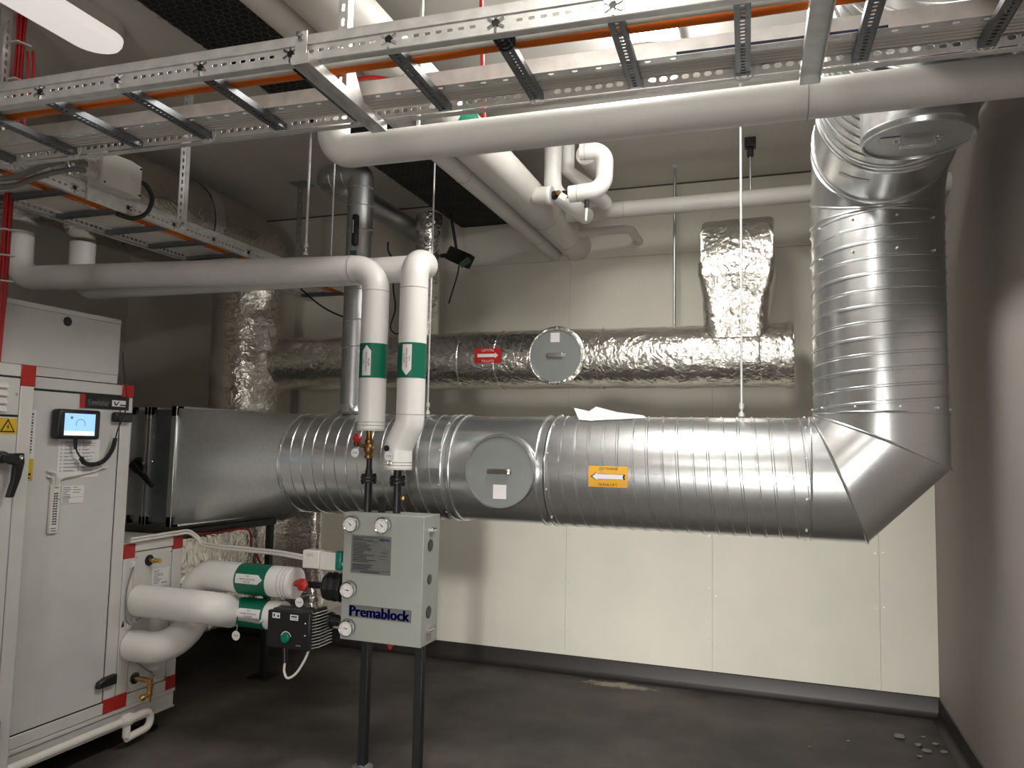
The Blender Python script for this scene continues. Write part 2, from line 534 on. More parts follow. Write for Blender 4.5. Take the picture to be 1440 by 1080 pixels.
# ------------------------------------------------------------------ the room
XR, YB, ZC, XL, YF = 0.795, 4.755, 3.072, -5.0, -4.6
struct(MB().box(XL - 0.1, XR + 0.1, YF - 0.1, YB + 0.1, -0.1, 0).build('floor', FLOOR, smooth=0))
struct(MB().box(XL - 0.1, XR + 0.1, YF - 0.1, YB + 0.1, ZC, ZC + 0.1).build('ceiling', CEIL, smooth=0))
wb = struct(MB().box(XL - 0.1, XR + 0.1, YB + 0.012, YB + 0.1, 0, ZC).build('wall_back', DARKW, smooth=0))
x_edges = [XL] + [-1.288 + 0.9 * k for k in range(-4, 3)] + [XR]
for a, b in zip(x_edges[:-1], x_edges[1:]):
    for z0, z1 in ((0.0, 2.622), (2.624, ZC)):
        MB().box(a + 0.0006, b - 0.0006, YB, YB + 0.012, z0, z1).build('wall_panel', WALL, wb, smooth=0)
# screw heads along the joints of the lower boards
sm = MB()
for xe in (-1.288, -0.388, 0.512):
    for dx in (-0.02, 0.02):
        z = 0.2 + random.random() * 0.1
        while z < 2.6:
            sm.cyl((xe + dx, YB - 0.0006, z), (xe + dx, YB, z), 0.0035, n=8); z += 0.3
sm.build('screw_heads', GALVD, wb)['kind'] = 'stuff'
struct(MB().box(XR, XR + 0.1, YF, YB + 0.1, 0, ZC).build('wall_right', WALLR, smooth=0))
struct(MB().box(XL - 0.1, XL, YF, YB + 0.1, 0, ZC).build('wall_left', WALL, smooth=0))
struct(MB().box(XL - 0.1, XR + 0.1, YF - 0.1, YF, 0, ZC).build('wall_front', WALL, smooth=0))

def cove(name, a, b, inward):
    """vinyl skirting 11 cm high with a coved foot"""
    a, b, i = V(a), V(b), V(inward)
    prof = [(0, 0.108), (0.006, 0.104), (0.007, 0.035), (0.012, 0.016), (0.026, 0.005), (0.045, 0.001), (0.0, 0.0)]
    mb = MB().prism(prof, a, i, (0, 0, 1), b - a)
    struct(mb.build(name, BASE, smooth=50))
cove('baseboard_back', (XL, YB, 0), (XR, YB, 0), (0, -1, 0))
cove('baseboard_right', (XR, YF, 0), (XR, YB - 0.007, 0), (-1, 0, 0))
struct(MB().box(XL, XR, YB - 0.006, YB, ZC - 0.008, ZC).build('trim_1', DARKW, smooth=0))

def luminaire(x, y0, y1, lm, label):
    t = thing('ceiling_light', label, 'ceiling light', (x, (y0 + y1) / 2, ZC - 0.02), 'long LED ceiling lights')
    hw = 0.105
    def outline(h):
        p = []
        for cy, s in ((y1 - h, 0), (y0 + h, PI)):
            for k in range(13):
                a = s + PI * k / 12
                p.append((h * math.cos(a), cy + h * math.sin(a)))
        return p
    MB().prism([(a * 1.03, b) for a, b in outline(hw)], (x, 0, ZC), (1, 0, 0), (0, 1, 0), (0, 0, -0.050)).build('housing', PLAST, t, smooth=40)
    p1 = outline(hw); k = len(p1); mb = MB(); vs = []
    cy = (y0 + y1) / 2
    for sc_, z in ((1.0, -0.050), (0.985, -0.066), (0.93, -0.078), (0.82, -0.084)):
        vs += [V((x + a * sc_, b + (cy - b) * (1 - sc_) * 0.18, ZC + z)) for a, b in p1]
    fs = [(i + r * k, (i + 1) % k + r * k, (i + 1) % k + (r + 1) * k, i + (r + 1) * k) for r in range(3) for i in range(k)]
    fs.append(tuple(range(3 * k, 4 * k)))
    mb.add(vs, fs).build('diffuser', lm, t, smooth=60)
luminaire(-2.60, 1.05, 2.33, LAMPN, 'rounded white LED ceiling light at upper left, before the cable ladder')
luminaire(-0.47, 1.95, 3.23, LAMPF, 'glaring LED ceiling light seen between the rungs of the cable ladder')
for x, y, d_ in ((-2.6, -1.0, 'left'), (-0.47, -1.0, 'right')):
    luminaire(x, y, y + 1.28, LAMPB if d_ == 'right' else LAMPN, d_ + ' one of two long LED ceiling lights behind the photographer')

# ------------------------------------------------------------------ spiral ductwork
def spiral(mb, p0, p1, R, pitch=0.126, n=72):
    """lock-seam spiral tube: one seam and two stiffening ribs per turn"""
    p0, p1 = V(p0), V(p1)
    ax = p1 - p0; L = ax.length; ax = ax.normalized(); u, w_ = frame(ax)
    prof = [(0.0, 0.0), (0.012, 0.0048), (0.045, 0.0048), (0.057, 0.0), (0.085, 0.0), (0.10, 0.002), (0.115, 0.0),
            (0.50, 0.0), (0.525, 0.0036), (0.575, 0.0036), (0.60, 0.0), (0.80, 0.0)]
    turns = int(L / pitch) + 2
    rows = [(k * pitch + f * pitch, d) for k in range(-1, turns) for f, d in prof]
    vs, fs = [], []
    for z, d in rows:
        for j in range(n + 1):
            a = 2 * PI * j / n
            zz = min(max(z + pitch * j / n, 0), L)
            vs.append(p0 + ax * zz + (u * math.cos(a) + w_ * math.sin(a)) * (R + d))
    for i in range(len(rows) - 1):
        for j in range(n):
            q = (i * (n + 1) + j, i * (n + 1) + j + 1, (i + 1) * (n + 1) + j + 1, (i + 1) * (n + 1) + j)
            za, zb = rows[i][0] + pitch * j / n, rows[i + 1][0] + pitch * (j + 1) / n
            if zb <= 0 or za >= L: continue
            fs.append(q)
    return mb.add(vs, fs)

def mitre_bend(C, e_in, e_up, side, R, Rb):
    """three-piece bend. C: bend centre; e_in: direction from C to the start axis; e_up: start direction of travel; side: their normal"""
    C, e_in, e_up, side = V(C), V(e_in), V(e_up), V(side)
    n = 48; planes = (0, 22.5, 67.5, 90)
    def ring(th):
        a = math.radians(th)
        k = 1.0 / math.cos(math.radians(22.5)) if th in (22.5, 67.5) else 1.0
        d = e_in * math.cos(a) + e_up * math.sin(a)
        return [C + d * ((Rb + R * math.cos(2 * PI * j / n)) * k) + side * (R * math.sin(2 * PI * j / n)) for j in range(n)]
    gores, beads = [], []
    for a, b in zip(planes[:-1], planes[1:]):
        vs = ring(a) + ring(b)
        gores.append(MB().add(vs, [(j, (j + 1) % n, n + (j + 1) % n, n + j) for j in range(n)]))
    for th in planes:
        beads.append(MB().loop(ring(th), 0.006 if th in (22.5, 67.5) else 0.005, 8))
    return gores, beads

def hatch(parent, c, out, R, body_r, lid_mat, upv, label_pos, name='inspection_hatch', collar=0.1, handle_w=0.085):
    """round access cover: collar, rim, lid with a strap handle and a small rating label"""
    c, out, upv = V(c), V(out).normalized(), V(upv).normalized()
    right = upv.cross(out)
    h = MB().lathe(c - out * collar, out, [(R * 1.03, 0), (R * 1.03, collar - 0.02), (R * 1.045, collar - 0.018), (R * 1.045, collar - 0.012), (R * 1.01, collar - 0.004), (R * 1.01, collar), (R * 0.985, collar), (R * 0.975, collar - 0.008)], 56, caps=False).build(name, GALV, parent)
    MB().lathe(c, out, [(R * 0.985, -0.012), (R * 0.985, -0.004), (R * 0.96, -0.002), (R * 0.955, -0.006), (0.001, -0.006)], 56, caps=False).build('lid', lid_mat, h)
    g = MB()
    hc = c + out * 0.012
    g.obox(hc, right * handle_w / 2, upv * 0.011, out * 0.0015)
    for s in (-1, 1):
        g.obox(hc + right * s * handle_w / 2 - out * 0.009, right * 0.0015, upv * 0.011, out * 0.0095)
        g.obox(hc + right * s * (handle_w / 2 + 0.008) - out * 0.017, right * 0.008, upv * 0.011, out * 0.001)
        g.cyl(hc + right * s * (handle_w / 2 + 0.009) - out * 0.016, hc + right * s * (handle_w / 2 + 0.009) - out * 0.012, 0.004, n=10)
    g.build('handle', CHROME, h, bevel=0.001)
    lx, ly, ls = label_pos
    f = plane_fn(c + right * lx + upv * ly - out * 0.005, right, upv)
    patch(f, [(-ls / 2, -ls / 2, ls / 2), (ls / 2, -ls / 2, ls / 2)], 1).build('rating_label', WHITE, h, smooth=0)
    return h

duct = thing('extract_duct', 'large bare galvanised spiral duct with a square transition, bending up to the ceiling at right', 'air duct', (-0.9, 3.47, 1.297))
YD, ZD, R = 3.47, 1.297, 0.25
# rectangular damper and connection at the unit
Y0, Y1, Z0, Z1 = 3.17, 3.77, 0.965, 1.565
MB().box(-3.8, -3.142, Y0 + 0.012, Y1 - 0.012, Z0 + 0.012, Z1 - 0.012).build('damper_casing', GALVD, duct, bevel=0.004)
for xa in (-3.27, -3.165, -3.142):
    fl = MB()
    for a, b, c, d in ((Y0, Y0 + 0.03, Z0, Z1), (Y1 - 0.03, Y1, Z0, Z1), (Y0, Y1, Z0, Z0 + 0.03), (Y0, Y1, Z1 - 0.03, Z1)):
        fl.box(xa, xa + 0.02, a - 0.008, b + 0.008, c - 0.008, d + 0.008)
    fl.build('flange', GALVD, duct, bevel=0.003)
MB().box(-3.13, -2.975, Y0 + 0.012, Y1 - 0.012, Z0 + 0.006, Z1 - 0.006).build('connecting_collar', mat('dark_galvanised', (0.22, 0.235, 0.25), 0.85, 0.45, var=0.1), duct, bevel=0.003)
for z in (1.53, 1.41, 1.285, 1.0):
    for x in (-3.115, -2.995):
        MB().ball((x, Y0 + 0.011, z), 0.006, 5).build('screw', CHROME, duct)
fl = MB()
for a, b, c, d in ((Y0, Y0 + 0.03, Z0, Z1), (Y1 - 0.03, Y1, Z0, Z1), (Y0, Y1, Z0, Z0 + 0.03), (Y0, Y1, Z1 - 0.03, Z1)):
    fl.box(-2.985, -2.95, a - 0.012, b + 0.012, c - 0.014, d + 0.014)
fl.build('flange', GALV, duct, bevel=0.004)
# square-to-round transition
n = 48
circ = [V((-2.33, YD + R * math.cos(2 * PI * (j + 0.0) / n), ZD + R * math.sin(2 * PI * j / n))) for j in range(n)]
cor = [V((-2.95, y, z)) for y, z in ((Y1, Z1), (Y0, Z1), (Y0, Z0), (Y1, Z0))]
vs = circ + cor; fs = []
for q in range(4):
    for j in range(n // 4):
        fs.append((q * 12 + j, (q * 12 + j + 1) % n, n + q))
    fs.append((((q + 1) * 12) % n, n + (q + 1) % 4, n + q))
MB().add(vs, fs).build('transition', galv_mat('galvanised_sheet_satin', (0.80, 0.82, 0.82), 0.40, 0.05), duct, smooth=14)
sp = MB()
spiral(sp, (-2.36, YD, ZD), (-1.455, YD, ZD), R + 0.003)
sp.build('spiral_tube', GALV, duct, smooth=22)
MB().ring((-2.36, YD, ZD), (1, 0, 0), R + 0.003, 0.006, 64).build('bead', GALV, duct)
MB().cyl((-1.46, YD, ZD), (-0.985, YD, ZD), R, n=72, caps=False).build('plain_collar', GALV, duct, smooth=50)
for x in (-1.475, -1.435, -1.02, -0.975):
    MB().ring((x, YD, ZD), (1, 0, 0), R + 0.003, 0.006, 64).build('bead', GALV, duct)
sp = MB()
spiral(sp, (-0.975, YD, ZD), (0.113, YD, ZD), R + 0.003)
sp.build('spiral_tube', GALV, duct, smooth=22)
Rb = 0.27
XV = 0.113 + Rb
gores, beads = mitre_bend((0.113, YD, ZD + Rb), (0, 0, -1), (1, 0, 0), (0, 1, 0), R + 0.004, Rb)
for g in gores: g.build('bend_segment', GALV, duct, smooth=25)
for b in beads: b.build('bead', GALV, duct)
sp = MB()
ZT = 2.36
spiral(sp, (XV, YD, ZD + Rb), (XV, YD, ZT), R + 0.002)
sp.build('spiral_tube', GALV, duct, smooth=22)
gores, beads = mitre_bend((XV, YD - Rb, ZT), (0, 1, 0), (0, 0, 1), (1, 0, 0), R + 0.004, Rb)
for g in gores: g.build('bend_segment', GALV, duct, smooth=25)
for b in beads: b.build('bead', GALV, duct)
sp = MB()
ZH = ZT + Rb
spiral(sp, (XV, YD - 0.64, ZH), (XV, 0.2, ZH), R + 0.002)
sp.build('spiral_tube', GALV, duct, smooth=22)
MB().cyl((XV, YD - Rb + 0.01, ZH), (XV, YD - 0.65, ZH), R + 0.003, n=72, caps=False).build('plain_collar', GALV, duct, smooth=50)
for y in (YD - Rb - 0.012, YD - 0.615, YD - 0.65):
    MB().ring((XV, y, ZH), (0, 1, 0), R + 0.005, 0.006, 64).build('bead', GALV, duct)
fb_ = lambda a_, y_: V((XV + (R + 0.0045) * math.sin(a_), y_, ZH - (R + 0.0045) * math.cos(a_)))
patch(lambda x, y: fb_(-0.52 + x / R, 2.985 + y - 0.35 * x), [(-0.016, -0.055, 0.055), (0.0, -0.055, 0.055), (0.016, -0.055, 0.055)], 8).build('paper_strip', PAPER, duct, smooth=0)
# rivets round the joints
rv = MB()
for x in (-1.482, -0.968, 0.095):
    for k in range(10):
        a = 2 * PI * k / 10 + 0.3
        rv.ball((x, YD + (R + 0.006) * math.cos(a), ZD + (R + 0.006) * math.sin(a)), 0.005, 5)
for z in (ZD + Rb + 0.02, ZT - 0.03, ZT - 0.16):
    for k in range(10):
        a = 2 * PI * k / 10 + 0.5
        rv.ball((XV + (R + 0.006) * math.cos(a), YD + (R + 0.006) * math.sin(a), z), 0.005, 5)
rv.build('rivet', STEEL, duct)['kind'] = 'stuff'
hatch(duct, (-1.168, YD - R - 0.055, 1.293), (0, -1, 0), 0.158, R, LIDG, (0, 0, 1), (0.004, -0.088, 0.062), collar=0.15)
hatch(duct, (0.352, 2.235, 2.245), (0, 0, -1), 0.136, R, GALVD, (0, -1, 0), (-0.07, 0.01, 0.05), collar=0.16)
# flow sign
def flow_sign(parent, c, wd, ht, R_, ground, ink, word, left, tan=(0, 0, 1)):
    f = cyl_fn(c, (1, 0, 0), tan, R_, 0.0045)
    s = patch(f, [(-ht / 2 + ht * k / 8, -wd / 2, wd / 2) for k in range(9)], 2).build('flow_sign', ground, parent, smooth=60)
    sg = -1 if left else 1
    g = cyl_fn(c, (1, 0, 0), tan, R_, 0.0056)
    h = cyl_fn(c, (1, 0, 0), tan, R_, 0.0050)
    def arrow(fn, k, mt):
        A, B, b, t = wd * 0.40 * k, ht * 0.19 * k, ht * 0.11 * k, wd * 0.27
        m_ = MB()
        m_.add([fn(sg * x, y) for x, y in ((A, 0), (t, B), (t, b), (-A, b), (-A + 0.4 * b, 0), (-A, -b), (t, -b), (t, -B))],
               [(0, 1, 2, 6, 7), (2, 3, 4, 5, 6)] if sg > 0 else [(7, 6, 2, 1, 0), (6, 5, 4, 3, 2)])
        m_.build('arrow', mt, s, smooth=0)
    if ink is INK: arrow(h, 1.12, INK)
    arrow(g, 1.0, WHITE)
    text(word, lambda x, y: g(x, y - ht * 0.36), wd * 0.48, ht * 0.15, ink, s)
    text(word, lambda x, y: g(-x, -y + ht * 0.36), wd * 0.48, ht * 0.15, ink, s)
    return s
flow_sign(duct, (-0.693, YD, ZD - 0.012), 0.168, 0.088, R + 0.003, YEL, INK, 'FR\u00c5NLUFT', True)
# damper lever
lv = MB().lathe((-3.19, Y0 + 0.012, 1.262), (0, -1, 0), [(0.045, 0), (0.045, 0.02), (0.038, 0.03), (0.0, 0.03)], 28, caps=False)
lv.prism([(-0.018, -0.02), (0.02, -0.02), (0.012, 0.06), (0.018, 0.10), (0.006, 0.17), (-0.012, 0.17), (-0.012, 0.10), (-0.012, 0.06)], (-3.19, Y0 - 0.03, 1.262), (0.62, 0, 0.78), (0.80, 0, -0.60), (0, -0.016, 0))
lv.build('damper_lever', BLK, duct, bevel=0.004)
# threaded hangers
def rod(p0, p1, r, label, group, clamp=True, mt=None, anchor=True):
    t = thing('hanger_rod', label, 'hanger rod', p1, group)
    MB().cyl(p0, p1, r, n=10).build('threaded_rod', STEEL if mt is None or mt is GALV else mt, t)
    p1 = V(p1)
    if clamp:
        MB().lathe(p1 + V((0, 0, 0.045)), (0, 0, -1), [(0.004, -0.015), (0.011, -0.012), (0.011, 0.008), (0.006, 0.014), (0.006, 0.025), (0.012, 0.03), (0.014, 0.045)], 12).build('rod_eye', STEEL, t)
    if anchor:
        MB().lathe(V(p0), (0, 0, -1), [(0.016, 0), (0.016, 0.006), (0.009, 0.008), (0.009, 0.018)], 8).build('anchor_nut', STEEL, t)
    return t
rod((-0.16, YD, ZC), (-0.16, YD, ZD + R + 0.008), 0.005, 'thin steel rod carrying the spiral duct near its right end', 'rods holding the spiral duct')
rod((-1.669, YD, 2.9), (-1.669, YD, ZD + R + 0.008), 0.005, 'thin steel rod just right of the two white riser pipes, holding the spiral duct', 'rods holding the spiral duct')
# scrap of torn paper lying on the duct
zt = lambda x, y: ZD + math.sqrt(max(0, (R + 0.0095) ** 2 - (y - YD) ** 2))
fr_ = [(-0.86, 3.36, 0), (-0.80, 3.35, 0), (-0.74, 3.36, 0), (-0.66, 3.37, 0), (-0.56, 3.39, 0)]
bk_ = [(-0.90, 3.42, 0.036), (-0.83, 3.43, 0.020), (-0.80, 3.44, 0.040), (-0.70, 3.43, 0.016), (-0.58, 3.42, 0.004)]
mb = MB(); vs = [V((x, y, zt(x, y) + z)) for x, y, z in fr_ + bk_]
tops = [(i, i + 1, i + 6, i + 5) for i in range(4)]
mb.add(vs + [p - V((0, -0.0008, 0.0010)) for p in vs], tops + [tuple(10 + k for k in reversed(f)) for f in tops] + [(0, 5, 15, 10), (4, 14, 19, 9)])
tag(mb.build('paper_scrap', PAPER, smooth=0), 'torn white paper scrap lying on top of the spiral duct', 'paper')

# ------------------------------------------------------------------ foil-clad supply duct
def wrinkle(a1=0.006, a2=0.003):
    def f(p):
        return a1 * noise.noise(p * 5.0) + a2 * noise.noise(p * 17.0) + 0.0016 * abs(noise.noise(p * 42.0))
    return f
sup = thing('supply_duct', 'duct wrapped in crumpled silver foil, with fat riser and run along back wall', 'air duct', (-1.6, 4.435, 1.935))
FZ, FR, FY = 1.935, 0.178, 4.435
path = dense([(-3.42, FY, FZ), (0.055, FY, FZ)], 0.016)
MB().tube(path, FR, 88, True, wrinkle(0.005, 0.003)).build('horizontal_run', FOIL, sup, smooth=70)
# tape rings at the joints of the wrap
for x in (-3.28, -1.87, -1.62, -0.99, -0.10):
    pts = []
    for k in range(48):
        a = 2 * PI * k / 48
        pts.append(V((x + 0.006 * math.sin(a * 2 + x * 9), FY + (FR + 0.002) * math.cos(a), FZ + (FR + 0.002) * math.sin(a))))
    MB().loop(pts, 0.004, 6).build('tape_ring', FOIL, sup)
MB().lathe((0.03, FY, FZ), (1, 0, 0), [(FR + 0.004, 0), (FR + 0.008, 0.02), (FR + 0.004, 0.04), (FR - 0.01, 0.045), (0.0, 0.045)], 48, caps=False).build('end_cap', FOIL, sup)
# riser and upper run towards the viewer
rp = dense(fillet([(-3.48, 4.40, 0.9), (-3.48, 4.40, 2.73), (-3.48, 1.2, 2.73)], 0.34, 12), 0.025)
MB().tube(rp, 0.275, 96, True, wrinkle(0.010, 0.004)).build('riser', FOILD, sup, smooth=70)
MB().tube(dense([(-3.48, 3.66, 2.73), (-3.48, 3.74, 2.73)], 0.01), 0.2785, 96, False, wrinkle(0.010, 0.006)).build('tape_band', FOIL, sup, smooth=70)
# low run from the unit and the elbow box below the riser
def rrect(hu, hv, rad, k=6, m_=14):
    pts = []
    cs = ((hu - rad, hv - rad, 0), (-hu + rad, hv - rad, 90), (-hu + rad, -hv + rad, 180), (hu - rad, -hv + rad, 270))
    for i, (cx, cy, a0) in enumerate(cs):
        for j in range(k + 1):
            a = math.radians(a0 + 90 * j / k)
            pts.append((cx + rad * math.cos(a), cy + rad * math.sin(a)))
        nx_, ny_, na = cs[(i + 1) % 4]
        e = pts[-1]; s = (nx_ + rad * math.cos(math.radians(na)), ny_ + rad * math.sin(math.radians(na)))
        for j in range(1, m_):
            pts.append((e[0] + (s[0] - e[0]) * j / m_, e[1] + (s[1] - e[1]) * j / m_))
    return pts
def sweep(mb, secs, steps, fn=None):
    """secs: (centre, u, v, hu, hv, rad); rounded rectangles joined along the way"""
    rings = []
    for a, b in zip(secs[:-1], secs[1:]):
        for k in range(steps + (1 if b is secs[-1] else 0)):
            t = k / steps
            L_ = [V(a[i]).lerp(V(b[i]), t) if i < 3 else a[i] + (b[i] - a[i]) * t for i in range(6)]
            c, u, v_ = L_[0], L_[1].normalized(), L_[2].normalized()
            ring = []
            for x, y in rrect(L_[3], L_[4], L_[5]):
                p = c + u * x + v_ * y
                if fn:
                    d = (p - c).normalized(); p = p + d * fn(p)
                ring.append(p)
            rings.append(ring)
    n_ = len(rings[0]); vs = [p for r in rings for p in r]; fs = []
    for i in range(len(rings) - 1):
        for j in range(n_):
            k = (j + 1) % n_
            fs.append((i * n_ + j, i * n_ + k, (i + 1) * n_ + k, (i + 1) * n_ + j))
    fs.append(tuple(range(n_ - 1, -1, -1))); fs.append(tuple(range((len(rings) - 1) * n_, len(rings) * n_)))
    return mb.add(vs, fs)
sweep(MB(), [((-3.32, 3.17, 0.61), (1, 0, 0), (0, 0, 1), 0.33, 0.29, 0.03), ((-3.32, 4.2, 0.64), (1, 0, 0), (0, 0, 1), 0.33, 0.27, 0.03)], 40, wrinkle(0.008, 0.004)).build('low_run', FOIL, sup, smooth=70)
sweep(MB(), [((-3.17, 4.45, 0.33), (1, 0, 0), (0, 1, 0), 0.42, 0.26, 0.05), ((-3.17, 4.45, 1.0), (1, 0, 0), (0, 1, 0), 0.42, 0.26, 0.05), ((-3.45, 4.42, 1.25), (1, 0, 0), (0, 1, 0), 0.29, 0.28, 0.2)], 24, wrinkle(0.008, 0.003)).build('elbow_box', FOILD, sup, smooth=70)
# rectangular branch from the wall at right
wr = wrinkle(0.010, 0.005)
sweep(MB(), [((-0.225, 4.75, 2.54), (1, 0, 0), (0, 0, 1), 0.195, 0.155, 0.03), ((-0.225, 4.36, 2.54), (1, 0, 0), (0, 0, 1), 0.195, 0.155, 0.03), ((-0.225, 4.27, 2.52), (1, 0, 0), (0, 0, 1), 0.190, 0.12, 0.05)], 14, wr).build('branch_head', FOIL, sup, smooth=70)
sweep(MB(), [((-0.225, 4.44, 2.44), (1, 0, 0), (0, 1, 0), 0.205, 0.19, 0.03), ((-0.225, 4.435, 2.37), (1, 0, 0), (0, 1, 0), 0.205, 0.19, 0.03), ((-0.225, 4.435, 2.24), (1, 0, 0), (0, 1, 0), 0.178, 0.17, 0.05), ((-0.225, 4.435, 2.02), (1, 0, 0), (0, 1, 0), 0.175, 0.165, 0.08)], 12, wr).build('branch_neck', FOIL, sup, smooth=70)
# thin vertical branch
MB().tube(dense([(-2.16, 4.435, 2.0), (-2.16, 4.435, 2.9)], 0.016), 0.086, 48, True, wrinkle(0.003, 0.003)).build('thin_riser', FOIL, sup, smooth=70)
h2 = hatch(sup, (-1.23, FY - FR - 0.02, FZ), (0, -1, 0), 0.152, FR, LIDG, (0, 0, 1), (-0.005, 0.105, 0.055), collar=0.09)
MB().ring((-1.23, FY - FR - 0.0, FZ), (0, -1, 0), 0.164, 0.010, 48).build('foil_collar', FOIL, sup)
flow_sign(sup, (-1.655, FY, FZ + 0.008), 0.170, 0.088, FR + 0.006, REDS, WHITE, 'TILLUFT', False)
rod((-0.576, 4.435, ZC), (-0.576, 4.435, FZ + FR + 0.005), 0.008, 'grey steel rod from ceiling to the foil duct, left of its rectangular branch', None, False, GALVD)
# black steel post with foot plate under the ducts
pt = thing('steel_post', 'black square steel post on a foot plate under the square transition', 'post', (-2.93, 3.95, 0))
MB().box(-2.948, -2.912, 3.93, 3.966, 0.008, 0.90).build('upright', BLKM, pt, bevel=0.003)
MB().box(-3.0, -2.86, 3.88, 4.02, 0, 0.008).build('foot_plate', BLKM, pt, bevel=0.002)
MB().box(-2.955, -2.905, 3.2, 3.975, 0.90, 0.94).build('arm', BLKM, pt, bevel=0.002)

# ------------------------------------------------------------------ white insulated pipes
def pipe(name, label, path, R_, d, mt=PVC, group=None, bends=None, seams=(), loc=None, cat='pipe', caps=True):
    t = thing(name, label, cat, loc or path[0], group)
    MB().tube(fillet(path, bends if bends is not None else d * 0.85, 10), d / 2, 32, caps).build('insulation', mt, t, smooth=50)
    return t

def seam(parent, c, ax, r):
    MB().ring(c, ax, r, 0.0016, 40, 6).build('jacket_seam', SEAM, parent)

def pipe_label(parent, c, ax, tan, r, L, ang, rows, towards):
    """green band with a white arrow carrying three rows of lettering; ax: reading direction, tan: up of the lettering"""
    c, ax, tan = V(c), V(ax).normalized(), V(tan).normalized()
    bd = MB().lathe(c - ax * L / 2, ax, [(r + 0.0008, 0), (r + 0.0014, 0.0005), (r + 0.0014, L - 0.0005), (r + 0.0008, L)], 40, caps=False).build('label_band', GREEN, parent)
    rot = Matrix.Rotation(ang, 3, ax)
    f = cyl_fn(c, ax, rot @ tan, r, 0.0026)
    g = cyl_fn(c, ax, rot @ tan, r, 0.0034)
    h, a = 0.021, L * 0.44
    sl = []
    for k in range(13):
        y = -h + 2 * h * k / 12
        tip = a - abs(y) / h * 0.027
        sl.append((y, -a, tip) if towards > 0 else (y, -tip, a))
    ar = patch(f, sl, 1).build('arrow_label', WHITE, bd, smooth=0)
    s = -0.008 * towards
    for k, (wd, body) in enumerate(rows):
        text(body, lambda x, y, k=k: g(x + s, y + 0.0125 - 0.0122 * k), wd, 0.0075, INK, bd)
    return bd

ROWS_R = ((0.022, 'VS1'), (0.088, 'V\u00c4RME SEKUND\u00c4R'), (0.034, 'RETUR'))
ROWS_T = ((0.022, 'VS1'), (0.088, 'V\u00c4RME SEKUND\u00c4R'), (0.044, 'TILLOPP'))
# return riser: up from the shunt, left along the wall, up again
PX, PY = -1.742, 3.045
p1 = pipe('insulated_pipe', 'white insulated pipe rising left above the grey box and turning left along the wall', [(PX, PY, 1.462), (PX, PY, 2.205), (-3.667, 2.787, 2.205), (-3.667, 2.787, 2.445)], 0.1, 0.124, bends=[0.105, 0.105])
for z in (1.468, 1.485, 1.50): seam(p1, (PX, PY, z), (0, 0, 1), 0.0622)
seam(p1, (PX, PY, 2.095), (0, 0, 1), 0.0622); seam(p1, (-1.86, 3.027, 2.205), (1, 0.134, 0), 0.0622)
pipe_label(p1, (PX, PY, 1.775), (0, 0, 1), (-1, 0, 0), 0.062, 0.156, 0.0, ROWS_R, 1)
# supply riser with an offset near its foot
p2 = pipe('insulated_pipe', 'white insulated pipe rising right above the grey box, with an offset foot and backward elbow', [(-1.602, PY, 1.292), (-1.602, PY, 1.39), (-1.548, PY, 1.50), (-1.548, PY, 2.232), (-1.548, 3.20, 2.232), (-3.54, 3.045, 2.2), (-3.54, 3.045, 2.445)], 0.1, 0.126, bends=[0.09, 0.09, 0.10, 0.07, 0.10])
for z in (1.297, 1.312, 1.325): seam(p2, (-1.602, PY, z), (0, 0, 1), 0.0632)
seam(p2, (-1.548, PY, 1.535), (0, 0, 1), 0.0632); seam(p2, (-1.548, PY, 2.10), (0, 0, 1), 0.0632)
pipe_label(p2, (-1.548, PY, 1.773), (0, 0, -1), (1, 0, 0), 0.063, 0.156, math.radians(-6), ROWS_T, 1)

def tag_disc(parent, c, r=0.0195, n=(0, -1, 0), body='104'):
    c = V(c)
    MB().cyl(c, c + V(n) * 0.0015, r, n=24).build('number_tag', WHITE, parent)
    text(body, plane_fn(c + V(n) * 0.0016, (1, 0, 0), (0, 0, 1), 0.0), r * 1.1, r * 0.5, GINK, parent)
    MB().tube(smooth_path([c + V((0, 0.001, r * 0.7)), c + V((0.004, 0, r * 1.6)), c + V((0.002, 0, r * 2.4))]), 0.0012, 6).build('tag_wire', STEEL, parent)

# flanged black connections standing on the grey box
def flange_pair(t, x, y, z, r=0.036):
    b = MB()
    b.lathe((x, y, z - 0.014), (0, 0, 1), [(r, 0), (r, 0.012)], 32)
    b.build('flange', BLKM, t, bevel=0.0015)
    MB().lathe((x, y, z + 0.001), (0, 0, 1), [(r, 0), (r, 0.012)], 32).build('flange', BLKM, t, bevel=0.0015)
    for k in range(4):
        a = PI / 4 + k * PI / 2
        cx, cy = x + r * 0.74 * math.cos(a), y + r * 0.74 * math.sin(a)
        MB().lathe((cx, cy, z - 0.024), (0, 0, 1), [(0.006, 0), (0.008, 0.002), (0.008, 0.009), (0.004, 0.01), (0.004, 0.036), (0.008, 0.037), (0.008, 0.045), (0.006, 0.047)], 6).build('bolt', BLKM, t)
BT = 1.099
c1 = thing('flanged_connection', 'black flanged pipe stub with a brass valve and red handle, left on box top', 'pipe fitting', (PX, 3.04, BT))
MB().lathe((PX, 3.04, BT + 0.001), (0, 0, 1), [(0.017, 0), (0.017, 0.13)], 20).build('stub_pipe', BLKM, c1)
flange_pair(c1, PX, 3.04, 1.247)
MB().lathe((PX, 3.04, 1.26), (0, 0, 1), [(0.020, 0), (0.017, 0.02), (0.013, 0.04), (0.013, 0.075)], 20).build('weld_neck', BLKM, c1)
